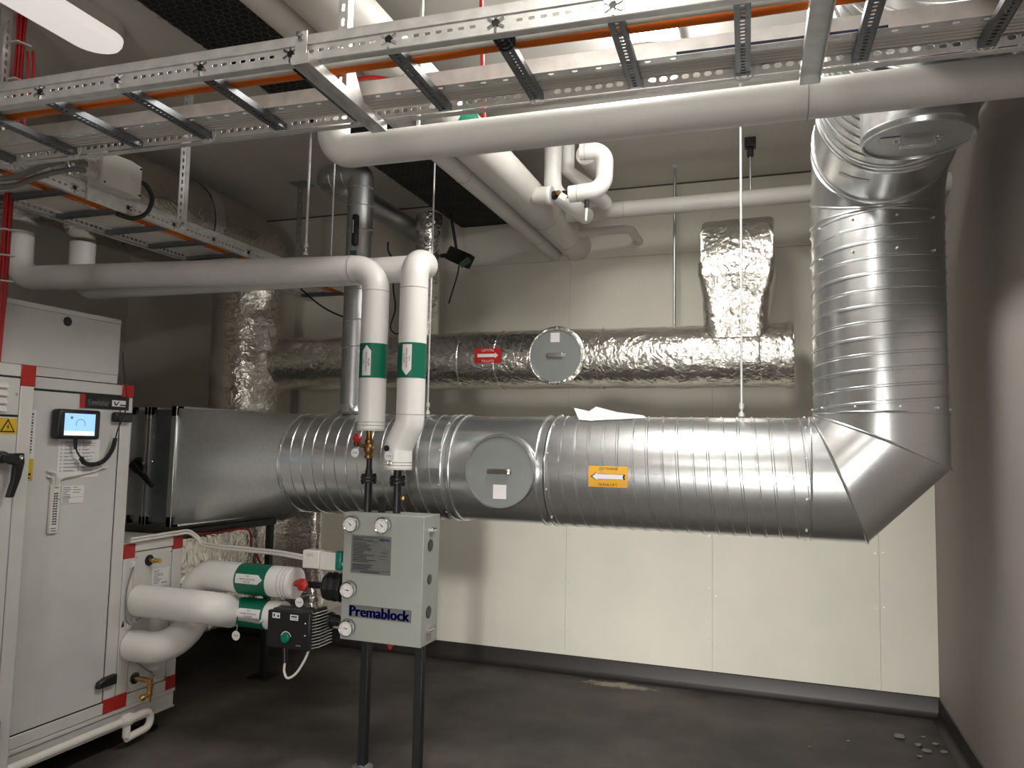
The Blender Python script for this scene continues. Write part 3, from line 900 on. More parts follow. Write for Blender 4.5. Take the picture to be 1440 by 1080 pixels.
vb = MB().lathe((PX - 0.004, 3.04, 1.335), (0, 0, 1), [(0.014, 0), (0.020, 0.004), (0.020, 0.016), (0.015, 0.018), (0.022, 0.035), (0.024, 0.05), (0.017, 0.065), (0.020, 0.07), (0.020, 0.085), (0.014, 0.09), (0.014, 0.128)], 12)
vb.cyl((PX - 0.004, 3.04, 1.385), (PX - 0.03, 2.99, 1.40), 0.009, n=12)
vb.build('valve_body', BRONZE, c1)
MB().lathe((PX - 0.03, 2.992, 1.425), (-0.25, -1, 0.1), [(0.012, 0), (0.024, 0.006), (0.024, 0.014), (0.018, 0.02), (0.008, 0.021), (0.006, 0.026), (0.0, 0.026)], 6, caps=False).build('valve_handle', RED, c1, bevel=0.002)
MB().lathe((PX - 0.045, 3.02, 1.405), (-0.5, -1, -0.3), [(0.014, 0), (0.016, 0.012), (0.012, 0.02)], 14).build('drain_cap', BLK, c1)
tag_disc(c1, (PX - 0.042, 2.985, 1.362))
c2 = thing('flanged_connection', 'black flanged pipe stub without a red handle, right on box top', 'pipe fitting', (-1.602, 3.05, BT))
MB().lathe((-1.602, 3.05, BT + 0.001), (0, 0, 1), [(0.017, 0), (0.017, 0.13)], 20).build('stub_pipe', BLKM, c2)
flange_pair(c2, -1.602, 3.05, 1.243)
MB().lathe((-1.602, 3.05, 1.256), (0, 0, 1), [(0.022, 0), (0.019, 0.02), (0.019, 0.0345)], 20).build('weld_neck', BLKM, c2)
MB().cyl((-1.602, 3.05, 1.168), (-1.555, 3.04, 1.168), 0.008, n=12).build('drain_branch', BLKM, c2)
MB().lathe((-1.565, 3.035, 1.168), (0.2, -1, 0), [(0.010, 0), (0.010, 0.012), (0.006, 0.014)], 8).build('drain_cap', BRASS, c2)
kb = MB().lathe((-1.617, 2.978, 1.385), (-0.3, -1, 0), [(0.008, 0), (0.013, 0.004), (0.013, 0.012), (0.007, 0.014)], 14)
kb.build('strap_hook', BLK, c2)
tag_disc(c2, (-1.606, 2.968, 1.352), 0.0200)
MB().ring((-1.605, 2.974, 1.322), (0, -1, 0.2), 0.009, 0.0025, 20).build('key_ring', CHROME, c2)

# ------------------------------------------------------------------ shunt box on two legs
BX0, BX1, BY0, BY1, BZ0, BZ1 = -1.82, -1.43, 2.975, 3.135, 0.553, 1.099
sh = thing('shunt_box', 'grey-green metal box with blue lettering and four round gauges on two black legs', 'pump group', ((BX0 + BX1) / 2, 3.05, 0))
MB().box(BX0, BX1, BY0, BY1, BZ0, BZ1).build('housing', BOXG, sh, bevel=0.003)
lidm = MB()
lidm.box(BX0 + 0.008, BX1 - 0.004, BY0 + 0.004, BY0 + 0.045, BZ1, BZ1 + 0.0025)
lidm.build('top_edge', BOXG, sh, bevel=0.001)
for x in (BX0 + 0.095 - 0.02, BX0 + 0.357 - 0.02):
    lg = MB().box(x, x + 0.036, 3.03, 3.066, 0.006, BZ0).build('leg', BLKM, sh, bevel=0.002)
    MB().lathe((x + 0.018, 3.048, 0), (0, 0, 1), [(0.045, 0), (0.045, 0.004), (0.03, 0.006), (0.02, 0.014)], 20).build('foot', GALVD, lg)
def gauge(x, z, ang, label=None):
    o = V((x, BY0, z))
    g = MB().lathe(o, (0, -1, 0), [(0.014, 0), (0.014, 0.020), (0.0345, 0.022), (0.0355, 0.026), (0.0355, 0.038), (0.0335, 0.040), (0.0300, 0.038)], 32, caps=False).build('gauge', CHROME, sh)
    MB().lathe(o, (0, -1, 0), [(0.0305, 0.022), (0.0305, 0.0365), (0.0, 0.0365)], 32, caps=False).build('dial', WHITE, g)
    n_ = MB(); d = V((math.cos(ang), 0, math.sin(ang))); e = V((-d.z, 0, d.x)); cc = o + V((0, -0.0372, 0))
    n_.add([cc - d * 0.009 + e * 0.0022, cc - d * 0.009 - e * 0.0022, cc + d * 0.021, ], [(0, 1, 2)])
    n_.lathe(cc, (0, -1, 0), [(0.0025, -0.0005), (0.0025, 0.001)], 10)
    n_.build('needle', INK, g, smooth=0)
    fn = lambda x_, y_: cc + V((x_, 0.0003, y_))
    tk = MB()
    for k in range(17):
        a = math.radians(225 - 270 * k / 16); r0 = 0.0225 if k % 4 else 0.0195
        q = V((math.cos(a), 0, math.sin(a))); s_ = V((-q.z, 0, q.x)) * 0.0006
        b = cc + V((0, 0.0003, 0))
        tk.add([b + q * r0 - s_, b + q * 0.027 - s_, b + q * 0.027 + s_, b + q * r0 + s_], [(0, 1, 2, 3)])
    tk.build('scale', INK, g, smooth=0)
for x, z, a in ((0.052, 0.500, 140), (0.206, 0.502, 137), (0.049, 0.218, 176), (0.049, 0.056, 174)):
    gauge(BX0 + x, BZ0 + z, math.radians(a))
fb = lambda x, z: plane_fn((BX0 + x, BY0, BZ0 + z), (1, 0, 0), (0, 0, 1))
np_ = MB().box(BX0 + 0.042, BX0 + 0.237, BY0 - 0.0015, BY0 + 0.002, BZ0 + 0.288, BZ0 + 0.452).build('data_plate', PLATE, sh)
f0 = plane_fn((BX0 + 0.1395, BY0 - 0.0015, BZ0 + 0.37), (1, 0, 0), (0, 0, 1))
patch(f0, [(0.058, 0.038, 0.094), (0.074, 0.038, 0.094)], 1).build('brand_field', GINK, np_, smooth=0)
text('PREMA', plane_fn((BX0 + 0.206, BY0 - 0.0021, BZ0 + 0.436), (1, 0, 0), (0, 0, 1)), 0.046, 0.011, BLUE, np_, bold=0.0006)
rows = []
rnd = random.Random(3)
for k in range(12):
    rows.append((-0.088, -0.088 + rnd.uniform(0.05, 0.115), 0.048 - 0.0072 * k, 0.003))
for k in range(4):
    rows.append((-0.09, -0.09 + rnd.uniform(0.07, 0.11), -0.044 - 0.006 * k, 0.003))
rows += [(-0.09, 0.036, 0.074, 0.002), (-0.09, -0.04, 0.068, 0.003), (-0.085, 0.01, 0.062, 0.003), (-0.092, 0.036, 0.056, 0.0015), (-0.095, 0.094, -0.068, 0.0018), (-0.05, 0.045, -0.0745, 0.004)]
# small flow diagram
rows += [(0.05, 0.082, 0.012, 0.0015), (0.035, 0.08, -0.004, 0.0015), (0.04, 0.08, -0.016, 0.0015)]
lines(f0, rows, INK, np_)
dg_ = MB()
for x in (0.056, 0.068, 0.080):
    dg_.add([f0(x, -0.004), f0(x + 0.0013, -0.004), f0(x + 0.0013, 0.03), f0(x, 0.03)], [(0, 1, 2, 3)])
dg_.build('diagram', INK, np_, smooth=0)
pm = MB().box(BX0 + 0.040, BX0 + 0.343, BY0 - 0.0015, BY0 + 0.002, BZ0 + 0.099, BZ0 + 0.152).build('name_plate', PLATE, sh)
text('Premablock', plane_fn((BX0 + 0.190, BY0 - 0.0017, BZ0 + 0.126), (1, 0, 0), (0, 0, 1)), 0.286, 0.044, BLUE, pm, bold=0.0036)
# knock-outs and latches in the right flank
for z, r in ((0.418, 0.026), (0.274, 0.0215), (0.137, 0.026)):
    MB().lathe((BX1 - 0.001, BY0 + 0.067, BZ0 + z), (1, 0, 0), [(r, 0), (r, 0.0025), (r * 0.9, 0.003), (0, 0.0015)], 28, caps=False).build('knockout_plug', BLK, sh)
for z in (0.486, 0.062):
    la = MB()
    la.box(BX1, BX1 + 0.008, BY0 + 0.045, BY0 + 0.095, BZ0 + z - 0.009, BZ0 + z + 0.009)
    la.cyl((BX1 + 0.012, BY0 + 0.05, BZ0 + z), (BX1 + 0.012, BY0 + 0.09, BZ0 + z), 0.007, n=12)
    la.build('latch', CHROME, sh, bevel=0.001)
MB().box(BX0 + 0.132, BX0 + 0.166, 3.035, 3.043, BZ1, BZ1 + 0.068).build('lifting_lug', BLKM, sh, bevel=0.002)
dr = MB().cyl((BX0 + 0.218, 3.03, BZ0 + 0.01), (BX0 + 0.218, 3.03, BZ0 - 0.012), 0.008, n=12)
dr.build('drain_nipple', BRASS, sh)
MB().lathe((BX0 + 0.218, 3.03, BZ0 - 0.01), (0, 0, -1), [(0.008, 0), (0.013, 0.004), (0.013, 0.012), (0.007, 0.016), (0.009, 0.022), (0.0, 0.026)], 10, caps=False).build('drain_tap', RED, sh)

# ------------------------------------------------------------------ pipes between the coil and the shunt
XF = -2.86
UY, UZ, AZ = 3.05, 0.757, 0.605
pb = pipe('insulated_pipe', 'white insulated pipe leaving the coil lowest and curving up to the upper green label', [(XF + 0.003, 2.862, 0.445), (-2.655, 2.862, 0.445), (-2.675, 3.05, 0.52), (-2.675, UY, UZ), (-2.105, UY, UZ)], 0.1, 0.142, bends=[0.12, 0.09, 0.105])
for x in (-2.165, -2.145, -2.128): seam(pb, (x, UY, UZ), (1, 0, 0), 0.0712)
pipe_label(pb, (-2.315, UY, UZ), (1, 0, 0), (0, 0, 1), 0.071, 0.17, math.radians(-10), ROWS_R, 1)
pa = pipe('insulated_pipe', 'white insulated pipe leaving the coil level, behind whose elbow the lower green label sits', [(XF + 0.003, 2.888, 0.645), (-2.435, 2.888, 0.645), (-2.435, 3.02, 0.605)], 0.1, 0.146, bends=[0.085])
MB().cyl((-2.43, 3.04, AZ), (-2.16, 3.04, AZ), 0.066, n=32).build('insulation', PVC, pa, smooth=50)
pipe_label(pa, (-2.312, 3.04, AZ), (1, 0, 0), (0, 0, 1), 0.066, 0.16, math.radians(-10), ROWS_T, -1)
# upper return: valve, red handle, black flange into the box
u = thing('valve_set', 'brass valve with a red handle and black flange between upper pipe and box', 'valve', (-2.0, UY, UZ))
MB().cyl((-2.105, UY, UZ), (-2.04, UY, UZ), 0.016, n=16).build('valve_body', BRASS, u)
kn = MB().ball((-2.088, UY - 0.03, UZ + 0.004), 0.012, 8)
kn.build('bleed_knob', RED, u)
MB().ball((-2.07, UY - 0.028, UZ - 0.004), 0.011, 8).build('bleed_knob', mat('blue_plastic', (0.02, 0.06, 0.22)), u)
MB().lathe((-2.043, UY - 0.035, UZ + 0.004), (0.1, -1, 0.1), [(0.008, -0.03), (0.010, 0), (0.031, 0.004), (0.031, 0.014), (0.022, 0.02), (0.010, 0.021), (0.008, 0.026), (0.0, 0.026)], 6, caps=False).build('valve_handle', RED, u, bevel=0.003)
MB().cyl((-2.04, UY, UZ), (-1.95, UY, UZ), 0.015, n=16).build('nipple', BLKM, u)
MB().lathe((-1.955, UY, UZ), (1, 0, 0), [(0.02, 0), (0.05, 0.012), (0.064, 0.016), (0.064, 0.034), (0.056, 0.036), (0.056, 0.044), (0.066, 0.046), (0.066, 0.066), (0.058, 0.068), (0.058, 0.085), (0.068, 0.086), (0.068, 0.108), (0.05, 0.112), (0.05, 0.135)], 8, caps=True).build('flange_insulation', BLKM, u, smooth=30, bevel=0.004)
tag_disc(u, (-2.044, UY - 0.06, UZ - 0.070), 0.0215)
# circulation pump
pu = thing('circulation_pump', 'black square-headed circulation pump with green knob and silver cooling fins', 'pump', (-2.05, 3.0, 0.5))
MB().box(-2.165, -1.945, 2.93, 2.955, 0.495, 0.655).build('control_face', BLK, pu, bevel=0.004)
MB().box(-2.157, -1.95, 2.955, 3.02, 0.49, 0.66).build('control_housing', mat('dark_grey_casting', (0.05, 0.05, 0.052), 0.3, 0.45), pu, bevel=0.004)
for k in range(12):
    z = 0.505 + k * 0.0135
    MB().obox((-1.93, 3.0, z + 0.003), (0.024, 0, 0.007), (0, 0.05, 0), (-0.0004, 0, 0.0012)).build('cooling_fin', STEEL, pu, smooth=0)
MB().box(-1.955, -1.935, 2.965, 3.05, 0.498, 0.668).build('fin_block', BLKM, pu, bevel=0.003)
fp = plane_fn((-2.055, 2.93, 0.575), (1, 0, 0), (0, 0, 1))
for x0, x1, z0, z1 in ((-0.085, -0.045, 0.048, 0.072), (0.008, 0.050, 0.046, 0.070)):
    patch(fp, [(z0, x0, x1), (z1, x0, x1)], 1).build('white_label', WHITE, pu, smooth=0)
g2 = plane_fn((-2.055, 2.9293, 0.575), (1, 0, 0), (0, 0, 1))
lines(g2, [(-0.079, -0.071, 0.060, 0.011), (-0.058, -0.050, 0.058, 0.009), (0.014, 0.044, 0.062, 0.006), (0.012, 0.046, 0.053, 0.002)], INK, pu)
MB().lathe((-2.065, 2.93, 0.543), (0, -1, 0), [(0.021, 0), (0.021, 0.010), (0.017, 0.013), (0.0, 0.013)], 28, caps=False).build('selector_knob', KNOB, pu)
arc = MB()
for k in range(16):
    a0, a1 = math.radians(15 + 150 * k / 16), math.radians(15 + 150 * (k + 1) / 16)
    arc.add([fp(-0.010 + r * math.cos(a), -0.032 + r * math.sin(a)) for a, r in ((a0, 0.024), (a1, 0.024), (a1, 0.028), (a0, 0.028))], [(0, 1, 2, 3)])
arc.build('scale_arc', WHITE, pu, smooth=0)
for z in (0.612, 0.560): MB().ball((-1.968, 2.93, z), 0.005, 6, (1, 0.5, 1)).build('screw', CHROME, pu)
lines(plane_fn((-2.0, 2.93, 0.515), (1, 0, 0), (0, 0, 1)), [(-0.013, 0.013, 0, 0.005)], GINK, pu)
MB().lathe((-2.055, 3.0, 0.585), (0, 1, 0), [(0.06, 0.02), (0.06, 0.10)], 24).build('motor_body', BLKM, pu)
MB().cyl((-2.159, 3.04, 0.605), (-2.09, 3.04, 0.605), 0.025, n=16).build('inlet', BLKM, pu)
MB().lathe((-1.93, 3.04, 0.613), (1, 0, 0), [(0.02, -0.10), (0.02, 0), (0.036, 0.002), (0.036, 0.03), (0.026, 0.034), (0.026, 0.06), (0.02, 0.062), (0.02, 0.1085)], 8).build('outlet_union', BLKM, pu, bevel=0.002)
MB().cyl((-2.093, 2.965, 0.495), (-2.085, 2.96, 0.425), 0.013, 0.010, n=14).build('cable_gland', BLK, pu)
MB().tube(smooth_path([(-2.085, 2.96, 0.43), (-2.083, 2.955, 0.39), (-2.06, 2.95, 0.365), (-2.02, 2.955, 0.39), (-1.985, 2.965, 0.45), (-1.975, 2.985, 0.50)], 8), 0.0055, 10).build('power_cable', PLAST, pu)
hl = thing('ball_valve_handle', 'flat chrome valve handle with a round white tag over the lower green label', 'valve handle', (-2.3, 2.96, 0.6))
MB().obox((-2.28, 2.952, 0.593), (0.06, 0, -0.003), (0, 0.003, 0), (0, 0, 0.008)).build('lever', CHROME, hl, bevel=0.002)
MB().cyl((-2.225, 2.952, 0.592), (-2.225, 2.972, 0.592), 0.007, n=10).build('stem', STEEL, hl)
tag_disc(hl, (-2.345, 2.948, 0.520), 0.0215)
# switch boxes and conduit
cb = thing('switch_box', 'pair of white square junction boxes marked CP1 left of the grey box', 'junction box', (-1.96, 3.0, 0.83))
MB().box(-2.045, -1.957, 3.0, 3.05, 0.838, 0.918).build('left_box', PLAST, cb, bevel=0.005)
MB().box(-1.955, -1.872, 3.0, 3.05, 0.836, 0.916).build('right_box', PLAST, cb, bevel=0.005)
text('CP1', plane_fn((-2.008, 3.0, 0.897), (1, 0, 0), (0, 0, 1)), 0.032, 0.012, GINK, cb)
gb = thing('green_handle', 'green plastic valve handle showing behind the left edge of the grey box', 'valve handle', (-1.85, 3.05, 0.86))
MB().box(-1.868, -1.832, 2.985, 3.02, 0.842, 0.925).build('grip', KNOB, gb, bevel=0.010)
MB().cyl((-1.835, 3.0, 0.87), (-1.80, 3.0, 0.87), 0.010, n=10).build('stem', STEEL, gb)
def cable(name, label, pts, r, mt, group=None, cat='cable', n=8, sm=6):
    return tag(MB().tube(smooth_path(pts, sm) if sm else [V(p) for p in pts], r, n).build(name, mt, smooth=60), label, cat, group)
cable('power_cable', 'white cable dropping from the CP1 boxes down behind the pump', [(-1.995, 3.06, 0.84), (-1.995, 3.09, 0.80), (-1.994, 3.10, 0.72), (-1.99, 3.09, 0.655)], 0.0085, PLAST)
for k in range(2):
    dz = 0.017 * k
    cable('power_cable', ('upper' if k else 'lower') + ' white cable running from the coil section to the CP1 boxes', [(x - 0.7 * dz, y + 0.7 * dz, z + 0.7 * dz) for x, y, z in ((-2.84, 2.80, 0.927), (-2.84, 3.10, 0.932), (-2.83, 3.16, 0.93), (-2.80, 3.19, 0.90), (-2.75, 3.19, 0.868), (-2.48, 3.16, 0.866), (-2.25, 3.10, 0.872), (-2.050, 3.03, 0.872))], 0.0065, PLAST, 'white cables to the CP1 boxes')

# ------------------------------------------------------------------ air handling unit along the left side
XBK = -3.72
FN = lambda y, z, x=XF: plane_fn((x, y, z), (0, 1, 0), (0, 0, 1))       # face towards +X: reading direction +Y
ah = thing('air_handling_unit', 'grey panelled air handling unit with black name strip and red corner caps', 'air handling unit', (XF, 2.5, 0.17))
MB().box(XBK, XF - 0.03, 2.22, 2.782, 0.175, 1.648).build('casing', AHU, ah)
MB().box(XF - 0.03, XF - 0.002, 2.226, 2.714, 0.230, 1.592).build('door', AHU, ah, bevel=0.003)
MB().box(XF - 0.03, XF, 2.22, 2.72, 1.6, 1.648).build('top_rail', AHUF, ah, bevel=0.003)
MB().box(XF - 0.03, XF, 2.22, 2.72, 0.175, 0.224).build('bottom_rail', AHUF, ah, bevel=0.003)
MB().box(XF - 0.03, XF, 2.72, 2.782, 0.235, 1.592).build('corner_post', AHUF, ah, bevel=0.003)
MB().box(XF - 0.03, XF + 0.002, 2.718, 2.783, 1.592, 1.651).build('red_corner', RED, ah, bevel=0.003)
MB().box(XF - 0.03, XF + 0.002, 2.718, 2.783, 0.174, 0.237).build('red_corner', RED, ah, bevel=0.003)
gk = MB()
gk.box(XF - 0.03, XF - 0.006, 2.714, 2.72, 0.224, 1.6)
gk.box(XF - 0.03, XF - 0.006, 2.226, 2.714, 0.224, 0.230)
gk.box(XF - 0.03, XF - 0.006, 2.226, 2.714, 1.592, 1.6)
gk.build('gasket', GASK, ah)
dh = MB().prism([(-0.05, -0.018), (-0.045, 0.010), (-0.012, 0.022), (0.05, 0.026), (0.05, -0.020)], (XF - 0.002, 2.716, 0.318), (0, 1, 0), (0, 0, 1), (0.028, 0, 0))
dh.build('door_handle', BLK, ah, bevel=0.006)
bn = MB().box(XF, XF + 0.003, 2.52, 2.758, 1.533, 1.592).build('name_strip', BLK, ah)
MB().box(XF, XF + 0.0035, 2.497, 2.52, 1.533, 1.593).build('red_end', RED, bn)
text('Envistar', FN(2.592, 1.561, XF + 0.003), 0.108, 0.027, WHITE, bn, bold=0.0013)
fl_ = FN(2.70, 1.562, XF + 0.003)
patch(fl_, [(-0.014, -0.038, 0.042), (0.014, -0.038, 0.042)], 1).build('logo_field', WHITE, bn, smooth=0)
fk = FN(2.70, 1.562, XF + 0.0036)
lg = MB()
lg.add([fk(-0.030, 0.008), fk(-0.022, -0.010), fk(-0.012, -0.010), fk(0.004, 0.011), fk(-0.001, 0.011), fk(-0.016, -0.004), fk(-0.024, 0.009)], [(0, 1, 5, 6), (1, 2, 5), (2, 3, 4, 5)])
lg.build('logo_mark', INK, bn, smooth=0)
lines(fk, [(0.006, 0.038, -0.007, 0.006)], INK, bn)
MB().box(XF, XF + 0.03, 2.665, 2.762, 1.478, 1.522).build('display_holder', BLK, ah, bevel=0.006)
# instruction sheet, rating plate, door level gauge
ps = MB().box(XF - 0.002, XF + 0.0012, 2.405, 2.613, 1.232, 1.396).build('instruction_sheet', PAPER, ah)
fp_ = FN(2.509, 1.314, XF + 0.0012)
rows = []
for col, x0 in ((0, -0.075), (1, 0.012)):
    for k in range(9):
        y = 0.068 - 0.0150 * k
        rows += [(x0 - 0.016, x0 - 0.010, y, 0.004), (x0, x0 + rnd.uniform(0.035, 0.07), y + 0.002, 0.0018), (x0, x0 + rnd.uniform(0.02, 0.07), y - 0.002, 0.0018)]
lines(fp_, rows, GINK, ps)
rp_ = MB().box(XF - 0.002, XF + 0.0012, 2.435, 2.545, 1.124, 1.198).build('rating_plate', WHITE, ah)
f_ = FN(2.49, 1.161, XF + 0.0012)
lines(f_, [(-0.05, -0.05 + rnd.uniform(0.02, 0.04), 0.03 - 0.0075 * k, 0.0028) for k in range(9)] + [(0.0, rnd.uniform(0.015, 0.045), 0.03 - 0.011 * k, 0.0025) for k in range(3)] + [(-0.05, 0.05, -0.012, 0.001)], GINK, rp_)
ms = MB().box(XF - 0.002, XF + 0.012, 2.378, 2.422, 1.005, 1.208).build('manometer', PLAST, ah, bevel=0.004)
fm = FN(2.400, 1.10, XF + 0.012)
lines(fm, [(-0.010, 0.010, 0.07 - 0.0105 * k, 0.005) for k in range(13)], INK, ms)
MB().add([fm(-0.0035, -0.06), fm(0.0035, -0.06), fm(0.0035, 0.08), fm(-0.0035, 0.08)], [(0, 1, 2, 3)]).build('glass_tube', WHITE, ms, smooth=0)
for q_ in ((-0.014, -0.006, 0.02, 0.004), (0.010, 0.018, 0.045, 0.004)): lines(FN(2.4, 1.1, XF + 0.0128), [q_], RED, ms, 'pointer')
lines(fm, [(-0.010, 0.010, 0.094, 0.003), (-0.014, 0.010, -0.074, 0.003), (-0.014, 0.012, -0.084, 0.003)], INK, ms)
MB().tube(smooth_path([(XF + 0.003, 2.36, 1.262), (XF + 0.012, 2.385, 1.258), (XF + 0.014, 2.398, 1.235), (XF + 0.01, 2.398, 1.20)]), 0.0055, 8).build('hose', JBOX, ms)
MB().tube(smooth_path([(XF + 0.01, 2.405, 1.20), (XF + 0.014, 2.42, 1.232), (XF + 0.012, 2.50, 1.245), (XF + 0.012, 2.60, 1.262), (XF + 0.012, 2.645, 1.29), (XF + 0.012, 2.65, 1.275), (XF + 0.004, 2.61, 1.268)]), 0.0045, 8).build('hose', JBOX, ms)
MB().tube(smooth_path([(XF + 0.003, 2.36, 1.24), (XF + 0.010, 2.382, 1.235), (XF + 0.012, 2.386, 1.20), (XF + 0.012, 2.384, 1.10), (XF + 0.012, 2.38, 1.02)]), 0.0045, 8).build('hose', JBOX, ms)
# rating strip beside the near cabinet
st = MB().box(XF - 0.002, XF + 0.0012, 2.262, 2.296, 1.23, 1.512).build('marking_strip', WHITE, ah)
fs_ = FN(2.279, 1.37, XF + 0.0012)
patch(fs_, [(-0.14, -0.017, 0.017), (-0.055, -0.017, 0.017)], 1).build('yellow_field', YELW, st, smooth=0)
lines(FN(2.279, 1.37, XF + 0.0018), [(-0.012, 0.004, 0.125 - 0.012 * k, 0.004 if k % 3 else 0.008) for k in range(14)] + [(-0.008, 0.008, -0.118, 0.010), (-0.008, 0.008, -0.132, 0.006)], INK, st)

# touch display hanging on the door, with its coiled lead
td = thing('touch_display', 'black touch screen panel with lit blue picture on the grey door', 'display', (-2.83, 2.46, 1.45))
MB().box(XF + 0.0003, -2.812, 2.362, 2.568, 1.396, 1.522).build('case', BLK, td, bevel=0.010)
fd = FN(2.465, 1.459, -2.812)
sc_ = patch(fd, [(-0.047, -0.078, 0.073), (0.046, -0.078, 0.073)], 1).build('screen', SCREEN, td, smooth=0)
fe = FN(2.465, 1.459, -2.8115)
patch(fe, [(-0.045, -0.076, 0.071), (-0.028, -0.076, 0.071)], 1).build('screen_footer', SCREENL, sc_, smooth=0)
ic = MB()
for k in range(14):
    a0, a1 = math.radians(-20 + 220 * k / 14), math.radians(-20 + 220 * (k + 1) / 14)
    ic.add([fe(r * math.cos(a), 0.002 + 0.9 * r * math.sin(a)) for a, r in ((a0, 0.021), (a1, 0.021), (a1, 0.0235), (a0, 0.0235))], [(0, 1, 2, 3)])
ic.add([fe(-0.045 + 0.006 * math.cos(k * PI / 6), 0.028 + 0.006 * math.sin(k * PI / 6)) for k in range(12)], [tuple(range(12))])
ic.build('screen_icon', mat('screen_blue', (0.10, 0.25, 0.45)), sc_, smooth=0)
MB().cyl((-2.835, 2.465, 1.40), (-2.835, 2.468, 1.355), 0.009, 0.007, n=12).build('plug', BLK, td)
MB().tube(smooth_path([(-2.835, 2.468, 1.36), (-2.832, 2.480, 1.335), (-2.832, 2.497, 1.318)]), 0.0035, 8).build('lead', CABK, td)
core = dense(smooth_path([(-2.832, 2.497, 1.318), (-2.83, 2.512, 1.296), (-2.83, 2.56, 1.288), (-2.83, 2.615, 1.305), (-2.83, 2.652, 1.35), (-2.835, 2.672, 1.402)], 10), 0.0012)
coil = []
for i, p in enumerate(core):
    a = core[max(0, i - 1)]; b = core[min(len(core) - 1, i + 1)]; t_ = (b - a).normalized()
    u_ = t_.cross(V((1, 0, 0))).normalized(); w_ = t_.cross(u_)
    ph = i * 0.0012 / 0.0055 * 2 * PI
    coil.append(p + (u_ * math.cos(ph) + w_ * math.sin(ph)) * 0.0085)
MB().tube(coil, 0.0026, 6).build('coiled_lead', CABK, td)
MB().tube(smooth_path([(-2.835, 2.672, 1.40), (-2.825, 2.676, 1.45), (-2.818, 2.70, 1.52), (-2.826, 2.712, 1.60), (-2.84, 2.70, 1.72), (-2.85, 2.70, 1.80)]), 0.0028, 8).build('lead', CABK, td)

# upper casing above the unit
uc = thing('upper_casing', 'plain grey sheet casing with one black round plug on top of the unit', 'casing', (XF, 2.3, 1.66))
MB().box(XBK, XF, 1.5, 2.69, 1.69, 1.925).build('sheet_casing', AHU, uc, bevel=0.003)
MB().box(XBK, XF - 0.004, 2.222, 2.69, 1.6525, 1.69).build('plinth', AHUF, uc)
cr_ = MB().prism([(0, 0), (0.0, 0.022), (-0.86, 0.022), (-0.86, 0.0)], (XF, 1.5, 1.925), (1, 0, 0), (0, 0, 1), (0, 1.19, 0))
cr_.build('lid', AHUF, uc, bevel=0.002)
MB().lathe((XF - 0.001, 2.41, 1.895), (1, 0, 0), [(0.020, 0), (0.020, 0.003), (0.016, 0.006), (0.0, 0.004)], 24, caps=False).build('plug', BLK, uc)

# near control cabinet
XN = -2.78
nc = thing('control_cabinet', 'light grey control cabinet at left edge with louvres, warning triangle and black lever', 'cabinet', (XN, 1.8, 0.1))
MB().box(XBK, XN - 0.02, 1.2, 2.216, 0.0, 1.682).build('casing', AHUF, nc)
MB().box(XN - 0.02, XN, 2.158, 2.216, 0.0, 1.602).build('corner_post', AHUF, nc, bevel=0.004)
MB().box(XN - 0.02, XN + 0.002, 2.156, 2.218, 1.600, 1.684).build('red_corner', RED, nc, bevel=0.003)
MB().box(XN - 0.02, XN, 1.2, 2.156, 1.635, 1.682).build('top_rail', AHUF, nc, bevel=0.003)
MB().box(XN - 0.019, XN - 0.004, 1.2, 2.158, 0.10, 1.64).build('gasket', GASK, nc)
ud = MB().box(XN - 0.012, XN + 0.004, 1.3, 2.152, 1.486, 1.628).build('louvred_panel', AHU, nc, bevel=0.002)
for k in range(4):
    z = 1.598 - 0.030 * k
    MB().prism([(0, 0.010), (0.011, -0.008), (0.011, -0.011), (0, -0.011)], (XN + 0.004, 1.4, z), (1, 0, 0), (0, 0, 1), (0, 0.70, 0)).build('louvre', AHUF, ud)
MB().ball((XN + 0.004, 2.138, 1.566), 0.006, 6).build('screw', CHROME, ud)
cd_ = MB().box(XN - 0.012, XN + 0.004, 1.3, 2.152, 0.15, 1.478).build('door', AHU, nc, bevel=0.002)
wsn = MB().box(XN + 0.003, XN + 0.0052, 2.070, 2.150, 1.412, 1.472).build('warning_sign', YELW, nc)
fw_ = FN(2.112, 1.440, XN + 0.0052)
tri = lambda s, dy: [fw_(-0.031 * s, -0.021 * s + dy), fw_(0.031 * s, -0.021 * s + dy), fw_(0.0, 0.031 * s + dy)]
MB().add(tri(1, 0), [(0, 1, 2)]).build('triangle', INK, wsn, smooth=0)
fw_ = FN(2.112, 1.440, XN + 0.0058)
MB().add(tri(0.72, -0.001), [(0, 1, 2)]).build('triangle_field', YELW, wsn, smooth=0)
fw_ = FN(2.112, 1.440, XN + 0.0064)
MB().add([fw_(0.003, 0.014), fw_(-0.006, -0.003), fw_(0.0, -0.002), fw_(-0.003, -0.015), fw_(0.006, 0.001), fw_(0.0005, 0.0)], [(0, 1, 2, 5), (2, 3, 4, 5)]).build('lightning_bolt', INK, wsn, smooth=0)
hl_ = MB().lathe((XN + 0.004, 2.075, 1.325), (1, 0, 0), [(0.024, 0), (0.024, 0.03), (0.020, 0.05), (0.0, 0.05)], 24, caps=False)
hl_.prism([(-0.03, 0.014), (0.052, 0.016), (0.056, -0.02), (0.046, -0.075), (0.022, -0.150), (0.0, -0.150), (0.016, -0.09), (0.02, -0.03), (-0.03, -0.016)], (XN + 0.036, 2.095, 1.325), (0, 1, 0), (0, 0, 1), (0.024, 0, 0))
hh = hl_.build('door_lever', BLK, nc, bevel=0.004)
MB().lathe((XN + 0.060, 2.132, 1.325), (1, 0, 0), [(0.009, 0), (0.009, 0.003), (0.004, 0.004), (0.0, 0.002)], 16, caps=False).build('lock_barrel', CHROME, hh)
